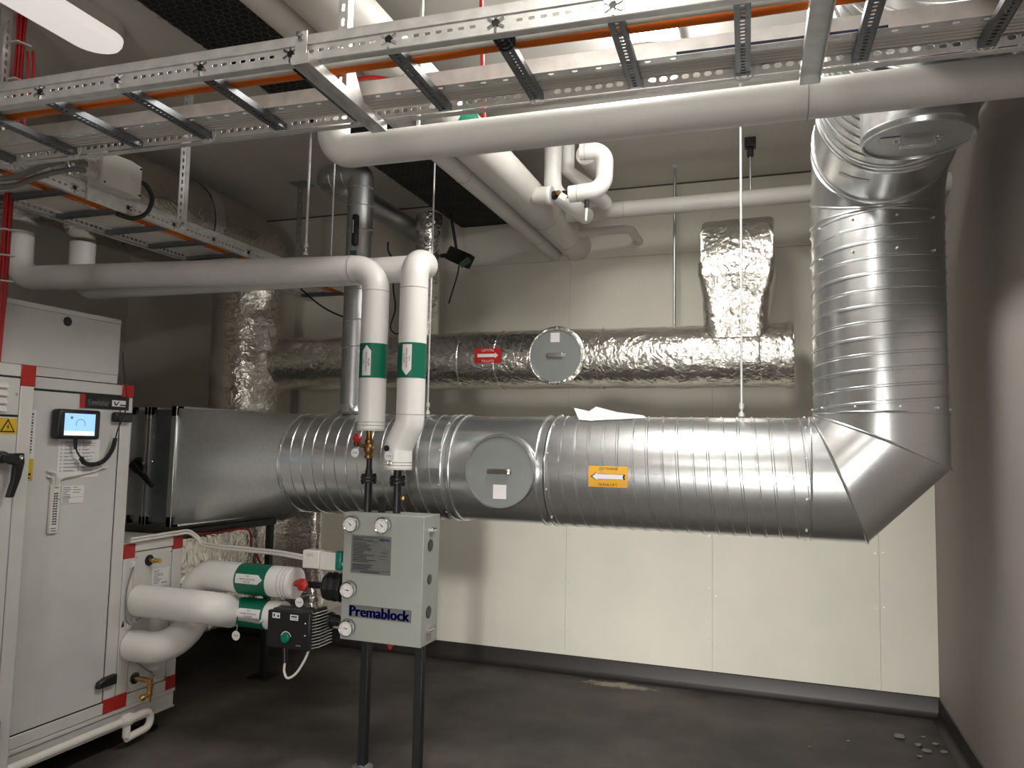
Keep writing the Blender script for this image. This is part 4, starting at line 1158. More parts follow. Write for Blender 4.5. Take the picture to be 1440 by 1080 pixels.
l2 = MB().prism([(-0.03, 0.02), (0.03, 0.02), (0.03, -0.10), (-0.03, -0.10)], (XN + 0.004, 2.12, 0.33), (0, 1, 0), (0, 0, 1), (0.03, 0, 0))
l2.build('door_handle', BLK, nc, bevel=0.006)

# coil section
co = thing('coil_section', 'low grey coil section with red corners, two big white pipes and brass drain valve', 'coil unit', (XF, 2.97, 0.17))
MB().box(XBK, XF - 0.02, 2.786, 3.15, 0.172, 0.918).build('casing', AHU, co)
MB().box(XF - 0.02, XF, 2.786, 2.848, 0.236, 0.848).build('corner_post', AHUF, co, bevel=0.003)
MB().box(XF - 0.02, XF, 3.09, 3.15, 0.236, 0.858).build('corner_post', AHUF, co, bevel=0.003)
MB().box(XF - 0.02, XF, 2.848, 3.09, 0.875, 0.918).build('top_rail', AHUF, co, bevel=0.003)
MB().box(XF - 0.02, XF, 2.848, 3.09, 0.172, 0.222).build('bottom_rail', AHUF, co, bevel=0.003)
for y, z in ((2.785, 0.848), (3.088, 0.858), (2.785, 0.172), (3.088, 0.172)):
    MB().box(XF - 0.02, XF + 0.002, y, y + 0.064, z, z + 0.065).build('red_corner', RED, co, bevel=0.003)
MB().box(XF - 0.02, XF - 0.003, 2.852, 3.086, 0.228, 0.87).build('panel', AHU, co, bevel=0.002)
for y, z in ((3.075, 0.853), (2.862, 0.245), (2.862, 0.85), (3.075, 0.245)):
    MB().ball((XF - 0.002, y, z), 0.006, 6).build('screw', CHROME, co)
for y, z in ((2.940, 0.824), (2.893, 0.286)):
    MB().lathe((XF - 0.003, y, z), (1, 0, 0), [(0.026, 0), (0.026, 0.005), (0.018, 0.008), (0.0, 0.004)], 24, caps=False).build('rubber_grommet', BLK, co)
MB().lathe((XF, 2.940, 0.824), (1, 0.1, 0), [(0.010, 0), (0.010, 0.02), (0.013, 0.021), (0.013, 0.034), (0.008, 0.035), (0.008, 0.05), (0.011, 0.051), (0.011, 0.06)], 12).build('air_vent', BRASS, co)
dv = MB().cyl((XF, 2.893, 0.286), (XF + 0.085, 2.90, 0.283), 0.011, n=14)
dv.lathe((XF + 0.04, 2.897, 0.284), (1, 0, 0), [(0.013, 0), (0.013, 0.018)], 8)
dv.cyl((XF + 0.085, 2.90, 0.292), (XF + 0.085, 2.90, 0.215), 0.012, n=14)
dv.lathe((XF + 0.085, 2.90, 0.262), (0, 0, -1), [(0.015, 0), (0.015, 0.014)], 8)
dv.cyl((XF + 0.085, 2.90, 0.228), (XF + 0.095, 2.85, 0.222), 0.010, n=12)
dv.ball((XF + 0.095, 2.848, 0.222), 0.016, 8)
dv.cyl((XF + 0.085, 2.90, 0.22), (XF + 0.085, 2.90, 0.185), 0.008, n=12)
dv.build('drain_valve', BRASS, co)
lb = MB().box(XF - 0.004, XF - 0.0015, 2.966, 3.072, 0.690, 0.776).build('rating_plate', WHITE, co)
lines(FN(3.02, 0.733, XF - 0.0015), [(-0.047, rnd.uniform(-0.02, 0.015), 0.034 - 0.0085 * k, 0.003) for k in range(8)] + [(0.005, 0.04, -0.028, 0.004)], GINK, lb)
ot = MB().box(XF - 0.004, XF - 0.0015, 2.862, 2.914, 0.545, 0.568).build('flow_label', WHITE, co)
text('UT', FN(2.896, 0.557, XF - 0.0015), 0.03, 0.015, INK, ot, bold=0.0006)
MB().add([FN(2.80, 0.555, XF)(-0.008, -0.018), FN(2.80, 0.555, XF)(0.010, -0.014), FN(2.80, 0.555, XF)(0.002, 0.016)], [(0, 1, 2)]).build('black_arrow', INK, co, smooth=0)
fa = FN(3.0, 0.300, XF - 0.003)
MB().add([fa(-0.040, 0.002), fa(-0.022, 0.014), fa(-0.022, 0.008), fa(0.042, 0.004), fa(0.042, -0.012), fa(-0.022, -0.006), fa(-0.022, -0.010)], [(0, 1, 2, 5, 6), (2, 3, 4, 5)]).build('direction_arrow', WHITE, co, smooth=0)
for y, z in ((2.836, 0.818), (2.832, 0.540)):
    MB().box(XF - 0.002, XF + 0.010, y - 0.011, y + 0.011, z - 0.014, z + 0.014).build('cable_mount', PLAST, co, bevel=0.002)
MB().tube(smooth_path([(XF + 0.012, 2.835, 0.81), (XF + 0.008, 2.822, 0.77), (XF + 0.008, 2.806, 0.71), (XF + 0.008, 2.803, 0.64), (XF + 0.008, 2.812, 0.57), (XF + 0.012, 2.830, 0.545)]), 0.003, 6).build('sensor_lead', CABG, co)
MB().tube(smooth_path([(XF + 0.002, 2.885, 0.368), (XF + 0.008, 2.90, 0.352), (XF + 0.008, 2.95, 0.312), (XF - 0.001, 3.0, 0.283)]), 0.003, 6).build('sensor_lead', CABG, co)
MB().cyl((XF - 0.003, 3.0, 0.270), (XF + 0.012, 3.0, 0.270), 0.005, n=10).build('sensor_stud', CHROME, co)

# base frame and feet below the unit
bf = thing('base_frame', 'long grey base frame on black feet under the air handling unit', 'base frame', (-2.9, 2.2, 0))
MB().box(XBK, XF - 0.012, 2.222, 3.158, 0.078, 0.150).build('channel', AHUF, bf, bevel=0.003)
MB().box(XBK, XF - 0.002, 2.222, 3.158, 0.154, 0.172).build('top_flange', AHUF, bf, bevel=0.002)
MB().box(XBK, XF - 0.004, 2.222, 3.158, 0.078, 0.088).build('bottom_flange', AHUF, bf, bevel=0.002)
MB().box(XBK, XF - 0.02, 2.222, 3.15, 0.148, 0.156).build('shadow_gap', GASK, bf)
for x in (-2.92, -3.6):
    for y in (2.35, 3.03):
        MB().lathe((x, y, 0), (0, 0, 1), [(0.06, 0), (0.06, 0.010), (0.03, 0.016), (0.02, 0.022), (0.02, 0.08)], 24).build('foot', BLK, bf)
dp = thing('drain_pipe', 'thin white plastic drain pipe with a trap along the base frame', 'drain pipe', (-2.8, 2.2, 0.05))
MB().tube(fillet([(-2.80, 2.222, 0.131), (-2.80, 2.938, 0.136), (-2.80, 2.938, 0.062), (-2.80, 2.80, 0.052)], 0.035, 8), 0.017, 16).build('tube', PLAST, dp)
MB().lathe((-2.80, 2.765, 0.135), (0, 1, 0), [(0.022, 0), (0.022, 0.02), (0.028, 0.022), (0.028, 0.05), (0.022, 0.052), (0.022, 0.065)], 18).build('socket', PLAST, dp)
MB().cyl((-2.80, 2.80, 0.135), (-2.80, 2.80, 0.06), 0.017, n=14).build('tee', PLAST, dp)
# red lead trailing over the casing of the coil
cable('red_lead', 'thin red lead hanging below the transition, left of the black post', [(-2.885, 3.22, 0.92), (-2.885, 3.4, 0.905), (-2.88, 3.62, 0.91), (-2.88, 3.70, 0.88), (-2.885, 3.72, 0.80), (-2.88, 3.74, 0.78), (-2.88, 3.80, 0.70), (-2.885, 3.86, 0.62)], 0.006, CABR)

# ------------------------------------------------------------------ cable ladders
def ladder(name, label, origin, rot, s0, s1, width, z0, z1, rungs, arms=(), divider=None):
    """local frame: s along the run, t across, z up; the root stands at origin, turned by rot"""
    t_ = thing(name, label, 'cable ladder', origin)
    ORG[t_] = V((0, 0, 0))
    t_.rotation_euler = (0, 0, rot)
    L_ = s1 - s0; h = z1 - z0
    X_, Y_, Z_ = V((1, 0, 0)), V((0, 1, 0)), V((0, 0, 1))
    for t0, inward in ((0.0, 1), (width, 1)):
        rl = MB()
        near = lambda x: any(abs(s0 + x - r) < 0.03 for r in rungs)
        if t0 == 0.0:
            rl.perf((s0, t0, z0), X_, Z_, L_, h * 0.62, 0.025, 0.014, 0.007, 0.0015, 0.55, 0.0, near)
            rl.obox(((s0 + s1) / 2, t0 + 0.001, z0 + h * 0.81), X_ * L_ / 2, Y_ * 0.001, Z_ * h * 0.19)
            rl.obox(((s0 + s1) / 2, t0 - 0.002, z0 + h * 0.62), X_ * L_ / 2, Y_ * 0.004, Z_ * 0.0022)
        else:
            rl.perf((s0, t0, z0 + 0.004), X_, Z_, L_, h * 0.55, 0.025, 0.016, 0.011, 0.0015, 0.5, 0.0, near)
            rl.obox(((s0 + s1) / 2, t0 + 0.001, z0 + h * 0.79), X_ * L_ / 2, Y_ * 0.001, Z_ * h * 0.21)
        for z in (z0, z1):
            rl.obox(((s0 + s1) / 2, t0 + 0.010 * inward, z), X_ * L_ / 2, Y_ * 0.010, Z_ * 0.0010)
        o = rl.build('side_rail', STEEL, t_, smooth=0)
        if t0 == 0.0:
            for r in rungs:
                for k in range(6):
                    a = 2 * PI * k / 6 + 0.5
                    d = V((math.cos(a), 0, math.sin(a))); e = V((-d.z, 0, d.x))
                    MB().obox(V((r, -0.0035, z0 + h * 0.34)) + d * 0.014, d * 0.006, e * 0.0026, V((0, 0.0014, 0)) + d * 0.0).build('crimp_tab', CHROME, o, smooth=0)
                MB().lathe((r, -0.001, z0 + h * 0.34), (0, -1, 0), [(0.009, 0), (0.009, 0.0014)], 12).build('crimp_hole', BLK, o)
    for r in rungs:
        g = MB()
        g.perf((r + 0.015, 0.003, z0 + 0.004), Y_, -X_, width - 0.006, 0.030, 0.0135, 0.007, 0.010, 0.0012, 0.5, 0.012)
        for sx in (-1, 1):
            g.obox((r + 0.015 * sx, width / 2, z0 + 0.011), X_ * 0.0008, Y_ * (width / 2 - 0.003), Z_ * 0.008)
            g.obox((r + 0.011 * sx, width / 2, z0 + 0.019), X_ * 0.004, Y_ * (width / 2 - 0.003), Z_ * 0.0008)
        g.build('rung', RUNG, t_, smooth=0)
    if divider:
        td_ = divider; dv_ = MB()
        dv_.obox(((s0 + s1) / 2, td_, z0 + 0.047), X_ * L_ / 2, Y_ * 0.001, Z_ * 0.025)
        dv_.perf((s0, td_ - 0.026, z0 + 0.0225), X_, Y_, L_, 0.026, 0.055, 0.014, 0.008, 0.0012, 0.5)
        dv_.build('divider_strip', STEEL, t_, smooth=0)
    return t_

def hanger(parent, s, tw, z, ztop, ts, width):
    """cantilever arm below the ladder, its slotted post up to the ceiling and the hook over the front rail"""
    a = MB()
    a.obox((s, width / 2 - 0.012, z - 0.004), V((0.02, 0, 0)), V((0, width / 2 + 0.023, 0)), V((0, 0, 0.001)))
    for sx in (-1, 1):
        a.obox((s + 0.0205 * sx, width / 2 - 0.012, z - 0.014), V((0.001, 0, 0)), V((0, width / 2 + 0.023, 0)), V((0, 0, 0.011)))
    for ty in (-0.035, width + 0.011):
        a.obox((s, ty, z - 0.014), V((0.0205, 0, 0)), V((0, 0.001, 0)), V((0, 0, 0.011)))
    arm = a.build('support_arm', STEEL, parent, smooth=0)
    MB().obox((s, -0.034, z + 0.014), V((0.014, 0, 0)), V((0, 0.0015, 0)), V((0, 0, 0.034))).build('rail_hook', STEEL, arm, smooth=0)
    MB().lathe((s, -0.036, z + 0.036), (0, -1, 0), [(0.010, 0), (0.010, 0.005), (0.005, 0.006), (0.005, 0.014)], 6).build('bolt', CHROME, arm)
    p = MB()
    L_ = ztop - z
    p.perf((s - 0.012, ts, z), V((0, 0, 1)), V((1, 0, 0)), L_, 0.024, 0.036, 0.020, 0.008, 0.002)
    p.obox((s - 0.012, ts + 0.012, z + L_ / 2), V((0.001, 0, 0)), V((0, 0.012, 0)), V((0, 0, L_ / 2)))
    p.obox((s + 0.012, ts + 0.012, z + L_ / 2), V((0.001, 0, 0)), V((0, 0.012, 0)), V((0, 0, L_ / 2)))
    p.build('slotted_post', STEEL, parent, smooth=0)
    MB().prism([(0.0, 0), (0.09, 0), (0.022, 0.075), (0.0, 0.075)], (s + 0.013, ts, z - 0.002), (0, 1, 0), (0, 0, 1), (0.003, 0, 0)).build('gusset', STEEL, parent, smooth=0)

TO, TA, TW, TZ0, TZ1 = V((-0.5, 1.383, 0)), 0.038, 0.322, 2.238, 2.298
rungs1 = [-0.513 + 0.238 * k for k in range(-6, 8)]
tr = ladder('cable_ladder', 'long galvanised cable ladder crossing the top of the picture below the ceiling', TO, TA, -2.1, 1.29, TW, TZ0, TZ1, rungs1, divider=0.250)
hanger(tr, -0.466, 0, TZ0, ZC, 0.132, TW)
hanger(tr, 0.578, 0, TZ0, ZC, 0.180, TW)
def TL(s, t, z):
    return TO + V((s * math.cos(TA) - t * math.sin(TA), s * math.sin(TA) + t * math.cos(TA), z))
def run(f, s0, s1, t, z, wob, seed, step=0.16):
    r = random.Random(seed); pts = []
    s = s0
    while s < s1:
        pts.append(f(s, t + r.uniform(-wob, wob), z + r.uniform(0, wob * 0.6))); s += step * r.uniform(0.8, 1.2)
    pts.append(f(s1, t, z))
    return pts
ZR = TZ0 + 0.0212
cable('orange_cable', 'thick orange cable lying along the front rail of the long cable ladder', run(TL, -2.05, 1.28, 0.112, ZR + 0.0145, 0.003, 1), 0.0138, CABO)
cable('white_cable', 'white cable beside the orange one on the long cable ladder', run(TL, -2.05, 1.28, 0.082, ZR + 0.009, 0.002, 2), 0.0075, CABW, 'white cables on the long ladder')
k = 0
for t, z, r in ((0.262, 0.0065, 0.006), (0.276, 0.0065, 0.006), (0.290, 0.0065, 0.006), (0.304, 0.0065, 0.006), (0.269, 0.020, 0.006), (0.283, 0.020, 0.006), (0.297, 0.020, 0.006), (0.276, 0.0335, 0.006)):
    cable('white_cable', 'white cable in the bundle along the rear rail of the long cable ladder', run(TL, -2.05, 1.28, t, ZR + z, 0.0007, 10 + k), r, CABW, 'bundled white cables on the long ladder'); k += 1
cable('dark_red_cable', 'dark red cable along the rear rail of the long cable ladder', run(TL, -0.25, 1.28, 0.3115, ZR + 0.020, 0.0, 30), 0.005, mat('dark_red_cable', (0.12, 0.008, 0.01), 0, 0.5))
cable('blue_cable', 'dark blue cable crossing beneath the divider on the long cable ladder', run(TL, 0.30, 0.72, 0.236, ZR + 0.0095, 0.001, 31, 0.08), 0.005, mat('blue_cable', (0.01, 0.03, 0.09), 0, 0.5))
cable('red_cable', 'short red cable arching above the long ladder beside the slotted post', [(-1.15, 1.645, 2.312), (-1.062, 1.650, 2.330), (-0.992, 1.655, 2.342), (-0.892, 1.658, 2.320), (-0.80, 1.655, 2.312), (-0.74, 1.655, 2.310), (-0.70, 1.655, 2.310)], 0.006, CABR)
cable('white_cable', 'loose white cable arching in front of the glaring ceiling light', [(-0.60, 1.665, 2.312), (-0.449, 1.675, 2.318), (-0.306, 1.68, 2.332), (-0.179, 1.68, 2.318), (-0.05, 1.675, 2.312)], 0.005, CABW)
def tie(c, ax, R_, parent, mt=CABW):
    MB().ring(c, ax, R_, 0.0022, 20, 6).build('cable_tie', mt, parent)
for s in rungs1[2::2]:
    q = MB()
    for dx in (-0.004, 0.006):
        q.loop([V((s + dx + 0.0 * a, 0.3195, TZ0 + 0.022)) + V((0.02 * math.cos(a), 0.0, 0.028 * math.sin(a))) for a in [2 * PI * i / 20 for i in range(20)]], 0.002, 6)
    q.build('cable_tie', CABW, tr)
for s in (rungs1[0], rungs1[2], rungs1[6], rungs1[8], rungs1[11]):
    q = MB()
    for dt in (0.035, 0.05, 0.066):
        q.loop([V((s + 0.019 * math.cos(a), dt, TZ0 + 0.018 + 0.020 * math.sin(a))) for a in [2 * PI * i / 20 for i in range(20)]], 0.0028, 6)
    q.build('cable_tie', CABK, tr)

# second ladder, running away from the viewer
T2 = V((-2.505, 1.5, 0))
rungs2 = [0.10 + 0.25 * k for k in range(11)]
t2 = ladder('cable_ladder', 'shorter cable ladder running away at left under the foil duct, carrying a junction box', T2, PI / 2, 0.0, 2.72, 0.375, 2.322, 2.382, rungs2)
def TL2(s, t, z): return T2 + V((-t, s, z))
ZR2 = 2.3445
cable('orange_cable', 'orange cable lying along the right rail of the shorter cable ladder', run(TL2, 0.05, 2.7, 0.150, ZR2 + 0.013, 0.004, 3), 0.012, CABO)
k = 0
for i in range(9):
    cable('white_cable', 'white cable in the flat bundle on the shorter cable ladder', run(TL2, 0.02, 2.7, 0.196 + 0.0180 * i, ZR2 + 0.009, 0.0008, 50 + i), 0.0080, CABW, 'bundled white cables on the shorter ladder')
sp_ = thing('slotted_strut', 'bright slotted steel strut hanging right of the junction box', 'strut', (-2.497, 2.63, 2.38))
b = MB(); b.perf((-2.499, 2.615, 2.33), (0, 0, 1), (0, 1, 0), ZC - 2.33, 0.034, 0.033, 0.019, 0.010, 0.002)
b.obox((-2.489, 2.650, (2.33 + ZC) / 2), V((0.009, 0, 0)), V((0, 0.001, 0)), V((0, 0, (ZC - 2.33) / 2)))
b.build('strut', STEEL, sp_, smooth=0)
MB().lathe((-2.488, 2.632, 2.352), (1, 0, 0), [(0.011, 0), (0.011, 0.005), (0.005, 0.006), (0.005, 0.014)], 6).build('bolt', CHROME, sp_)
s3 = thing('slotted_strut', 'dark steel strut dropping from the ceiling, left of the upper small elbow', 'strut', (-2.925, 4.10, 2.38))
b = MB(); b.perf((-2.945, 4.10, 2.40), (0, 0, 1), (1, 0, 0), ZC - 2.40, 0.036, 0.05, 0.02, 0.010, 0.002)
b.obox((-2.945, 4.11, (2.40 + ZC) / 2), V((0.001, 0, 0)), V((0, 0.010, 0)), V((0, 0, (ZC - 2.40) / 2)))
b.build('strut', GALVD, s3, smooth=0)
MB().box(-2.98, -2.86, 4.05, 4.16, ZC - 0.008, ZC).build('ceiling_plate', GALVD, s3)
jb = thing('junction_box', 'light grey junction box with cable glands on the shorter cable ladder', 'junction box', (-2.46, 2.24, 2.365))
MB().box(-2.492, -2.435, 2.146, 2.334, 2.366, 2.494).build('case', JBOX, jb, bevel=0.005)
MB().prism([(2.144, -2.435), (2.144, -2.420), (2.262, -2.406), (2.336, -2.424), (2.336, -2.435)], (0, 0, 2.364), (0, 1, 0), (1, 0, 0), (0, 0, 0.132)).build('cover', JBOX, jb, smooth=0, bevel=0.003)
for y, z in ((2.156, 2.376), (2.324, 2.376), (2.156, 2.484), (2.324, 2.484)):
    MB().cyl((-2.424, y, z), (-2.4165, y, z), 0.004, n=10).build('screw', BLK, jb)
for z in (2.462, 2.404):
    MB().lathe((-2.460, 2.146, z), (0, -1, 0), [(0.020, 0), (0.020, 0.012), (0.016, 0.013), (0.016, 0.022), (0.019, 0.023), (0.019, 0.038), (0.012, 0.044)], 8).build('cable_gland', JBOX, jb, bevel=0.001)
MB().lathe((-2.460, 2.334, 2.45), (0, 1, 0), [(0.016, 0), (0.016, 0.012), (0.010, 0.02)], 8).build('cable_gland', JBOX, jb)
MB().box(-2.500, -2.492, 2.15, 2.33, 2.31, 2.47).build('mounting_plate', STEEL, jb)
cable('grey_cable', 'upper grey cable entering the left glands of the junction box', [(-2.46, 2.11, 2.462), (-2.462, 2.07, 2.458), (-2.475, 2.0, 2.405), (-2.487, 1.92, 2.345), (-2.490, 1.85, 2.295), (-2.50, 1.74, 2.25)], 0.0095, CABG, 'grey cables at the junction box')
cable('grey_cable', 'lower grey cable entering the left glands of the junction box', [(-2.46, 2.11, 2.404), (-2.462, 2.07, 2.400), (-2.480, 2.0, 2.365), (-2.488, 1.918, 2.312), (-2.490, 1.85, 2.265), (-2.50, 1.74, 2.22)], 0.0095, CABG, 'grey cables at the junction box')
cable('black_cable', 'black cable looping from the right end of the junction box down to its ladder', [(-2.460, 2.357, 2.45), (-2.455, 2.395, 2.440), (-2.450, 2.42, 2.395), (-2.455, 2.40, 2.33), (-2.475, 2.35, 2.295), (-2.52, 2.31, 2.306)], 0.009, CABK)
rod((-2.93, 2.847, 2.5), (-2.93, 2.847, 2.385), 0.004, 'thin rod from foil duct to the shorter ladder, left of the slotted strut', 'thin rods above the shorter ladder', False, GALVD, False)
rod((-2.93, 3.008, 2.5), (-2.93, 3.008, 2.385), 0.004, 'thin rod from foil duct to the shorter ladder, beside the slotted strut', 'thin rods above the shorter ladder', False, GALVD, False)
rod((-2.086, 2.985, ZC - 0.17), (-2.086, 2.985, 2.272), 0.006, 'left one of two thin rods holding the long white pipe under the ladder', 'rods holding the long white pipe', True, GALV, False)
rod((-1.965, 3.01, ZC - 0.17), (-1.965, 3.01, 2.272), 0.004, 'right one of two thin rods holding the long white pipe under the ladder', 'rods holding the long white pipe', False, GALV, False)

# vertical strut with red cables at the left edge
rs = thing('cable_riser', 'slotted vertical strut at the left edge carrying red cables to the ceiling', 'strut', (-2.835, 2.09, 1.95))
b = MB(); b.perf((-2.85, 2.035, 1.951), (0, 0, 1), (0, 1, 0), ZC - 1.951, 0.034, 0.033, 0.02, 0.010, 0.002)
b.obox((-2.86, 2.035, (1.951 + ZC) / 2), V((0.01, 0, 0)), V((0, 0.001, 0)), V((0, 0, (ZC - 1.951) / 2)))
b.build('strut', STEEL, rs, smooth=0)
for z in (2.0, 2.1, 2.2, 2.35, 2.5, 2.65, 2.8, 2.95):
    MB().obox((-2.822, 2.088, z), (0.018, 0, 0), (0, 0.030, 0.003), (0, 0, 0.0025)).build('cable_tie', WHITE, rs, smooth=0)
for i, (dx, dy) in enumerate(((0, 0), (0.012, 0.003), (0.003, 0.013), (0.014, 0.015), (0.006, 0.025))):
    r_ = random.Random(70 + i)
    cable('red_cable', 'red cable in the vertical bundle at the left edge', [(-2.836 + dx + r_.uniform(-0.002, 0.002), 2.080 + dy + r_.uniform(-0.003, 0.003), z) for z in (1.60, 1.72, 1.95, 2.15, 2.35, 2.55, 2.75, 2.95, ZC - 0.002)], 0.0052, CABR, 'red cables of the vertical bundle')
for i, d in enumerate((0.0, 0.05)):
    cable('red_cable', ('upper' if i else 'lower') + ' red cable looping from the vertical bundle onto the long ladder', [(x, y + 0.45 * d, z + 0.25 * d) for x, y, z in ((-2.80, 2.10, 2.92), (-2.62, 1.98, 2.66), (-2.421, 1.80, 2.455), (-2.25, 1.715, 2.36), (-2.10, 1.66, 2.328), (-1.97, 1.612, 2.314), (-1.80, 1.604, ZR + 0.050), (-1.55, 1.610, ZR + 0.048))], 0.0058, CABR, 'red cables looping onto the ladder')

# ------------------------------------------------------------------ pipes under the ceiling
pp1 = thing('ceiling_pipe', 'thick white pipe running away under the ceiling into the back wall', 'pipe', (-1.245, 2.5, 2.71))
MB().cyl((-1.245, 0.0, 2.71), (-1.245, YB, 2.71), 0.095, n=40).build('insulation', PVCG, pp1)
for y in (4.46, 4.0, 2.2): MB().ring((-1.245, y, 2.71), (0, 1, 0), 0.0952, 0.0022, 40, 6).build('jacket_seam', SEAM, pp1)
bd = MB().cyl((-1.245, 2.62, 2.71), (-1.245, 2.80, 2.71), 0.0965, n=40, caps=False).build('label_band', GREEN, pp1)
fq = cyl_fn((-1.245, 2.71, 2.71), (0, 1, 0), (1, 0, 0), -0.0965)
f3 = lambda x, y: V((-1.245 + 0.0985 * math.sin(y / 0.0965), 2.71 + x, 2.71 - 0.0985 * math.cos(y / 0.0965)))
patch(f3, [(-0.03 + 0.01 * k, -0.075, 0.075 - abs(-0.03 + 0.01 * k)) for k in range(7)], 1).build('arrow_label', WHITE, bd, smooth=0)
pp2 = thing('ceiling_pipe', 'thin pipe running away beside the thick ceiling pipe', 'pipe', (-1.392, 2.5, 2.67))
MB().cyl((-1.392, 0.0, 2.67), (-1.392, YB, 2.67), 0.046, n=28).build('insulation', PVCG, pp2)
for y in (4.35, 3.2): MB().ring((-1.392, y, 2.67), (0, 1, 0), 0.0462, 0.002, 32, 6).build('jacket_seam', SEAM, pp2)
pf = thing('cross_pipe', 'long white insulated pipe crossing the picture just behind the long cable ladder', 'pipe', (-0.3, 2.0, 2.31))
MB().tube(fillet([(-1.292, 1.968, 2.618), (-1.292, 1.968, 2.294), (XR, 2.056, 2.312)], 0.062, 12), 0.0495, 36).build('insulation', PVC, pf, smooth=50)
seam(pf, (-1.292, 1.968, 2.40), (0, 0, 1), 0.0497); seam(pf, (0.07, 2.025, 2.3057), (1, 0.04, 0), 0.0497)
rod((-1.011, 1.982, ZC), (-1.011, 1.982, 2.352), 0.006, 'rod from ceiling to the white cross pipe, right of the slotted post', None, False, GALV)
cable('red_cable', 'red cable hanging from the ceiling behind the long cable ladder', [(-0.862, 2.085, ZC), (-0.862, 2.087, 2.8), (-0.850, 2.088, 2.5), (-0.840, 2.087, 2.33)], 0.007, CABR)
px_ = thing('wall_pipe', 'white pipe running left to right near the back wall above the foil duct', 'pipe', (-0.2, 4.16, 2.74))
MB().cyl((-1.15, 4.16, 2.74), (XR, 4.16, 2.748), 0.045, n=28).build('insulation', PVCG, px_)
MB().ring((-0.82, 4.16, 2.742), (1, 0, 0), 0.0452, 0.002, 32, 6).build('jacket_seam', SEAM, px_)
rd = rod((-0.143, 4.16, ZC), (-0.143, 4.16, 2.79), 0.006, 'short rod with black ceiling clamp holding the wall pipe', None, False, GALVD, False)
MB().box(-0.172, -0.114, 4.13, 4.19, ZC - 0.05, ZC).build('clamp', BLK, rd, bevel=0.004)
MB().box(-0.160, -0.126, 4.14, 4.18, ZC - 0.10, ZC - 0.05).build('clamp', BLK, rd, bevel=0.006)
pw = thing('wall_pipe', 'thinner grey pipe just below and behind the wall pipe at the ceiling cluster', 'pipe', (-0.9, 4.3, 2.66))
MB().tube(fillet([(-1.155, 4.45, 2.71), (-0.84, 4.45, 2.715), (-0.84, YB, 2.715)], 0.06), 0.026, 20).build('insulation', PVCG, pw)
# cluster of small white branches with a valve
b1 = pipe('branch_pipe', 'leftmost white branch dropping from the ceiling and bending back, beside the thick pipe', [(-1.098, 3.68, ZC), (-1.098, 3.68, 2.715), (-1.02, 3.80, 2.665), (-0.99, 3.96, 2.66)], 0.1, 0.090, PVC, 'branches of the ceiling cluster', bends=[0.07, 0.05])
b2 = pipe('branch_pipe', 'second white branch, kinked like a knee, between the leftmost branch and the cut end', [(-1.045, 3.77, ZC), (-1.045, 3.77, 2.85), (-0.93, 3.85, 2.765), (-0.90, 4.03, 2.745)], 0.1, 0.076, PVC, 'branches of the ceiling cluster', bends=[0.0, 0.03])
b3 = thing('cut_pipe_end', 'open grey cut end of an insulated pipe among the ceiling branches', 'pipe', (-0.93, 3.7, 2.95), 'branches of the ceiling cluster')
MB().lathe((-0.945, 3.78, 2.935), (0.05, 0.8, -0.06), [(0.016, 0.002), (0.060, 0), (0.061, 0.004), (0.061, 0.25)], 28).build('insulation', PVC, b3)
MB().obox((-0.952, 3.779, 2.925), (0.022, 0, 0.004), (0, 0.002, 0), (0, 0, 0.004)).build('slit', BLK, b3)
b4 = pipe('branch_pipe', 'U-shaped white branch at the right of the ceiling cluster, ending at the valve', [(-0.93, 3.58, 2.868), (-0.805, 3.60, 2.868), (-0.812, 3.60, 2.672), (-0.985, 3.60, 2.662)], 0.1, 0.084, PVC, 'branches of the ceiling cluster', bends=[0.07, 0.07])
seam(b4, (-0.905, 3.585, 2.868), (1, 0.1, 0), 0.0425); seam(b4, (-0.94, 3.60, 2.664), (1, 0, 0), 0.0425)
b5 = pipe('branch_stub', 'short stub with a printed sleeve leaving the side of the thick ceiling pipe', [(-1.17, 3.60, 2.672), (-1.075, 3.60, 2.665)], 0.1, 0.092, PVCG, 'branches of the ceiling cluster')
MB().lathe((-1.098, 3.60, 2.667), (1, 0, -0.07), [(0.0465, 0), (0.0475, 0.002), (0.0475, 0.020), (0.0465, 0.022)], 28, caps=False).build('sleeve', WHITE, b5)
va = thing('ceiling_valve', 'small black and brass valve with white lever among the white ceiling branches', 'valve', (-1.03, 3.6, 2.66))
MB().lathe((-1.072, 3.60, 2.665), (1, 0, 0), [(0.022, 0), (0.022, 0.018), (0.014, 0.02), (0.014, 0.05), (0.020, 0.052), (0.020, 0.085)], 12).build('body', BLKM, va)
MB().cyl((-1.03, 3.60, 2.665), (-1.03, 3.55, 2.66), 0.012, n=12).build('stem', BRONZE, va)
MB().obox((-1.005, 3.545, 2.635), (0.016, 0, -0.012), (0, 0.004, 0), (0.010, 0, 0.013)).build('lever', PLAST, va, bevel=0.004)
MB().cyl((-0.897, 3.60, 2.625), (-0.897, 3.60, 2.585), 0.012, n=10).build('drain_cock', BLKM, va)
MB().cyl((-0.897, 3.60, 2.585), (-0.90, 3.60, 2.52), 0.008, 0.005, n=10).build('drain_tip', PLAST, va)
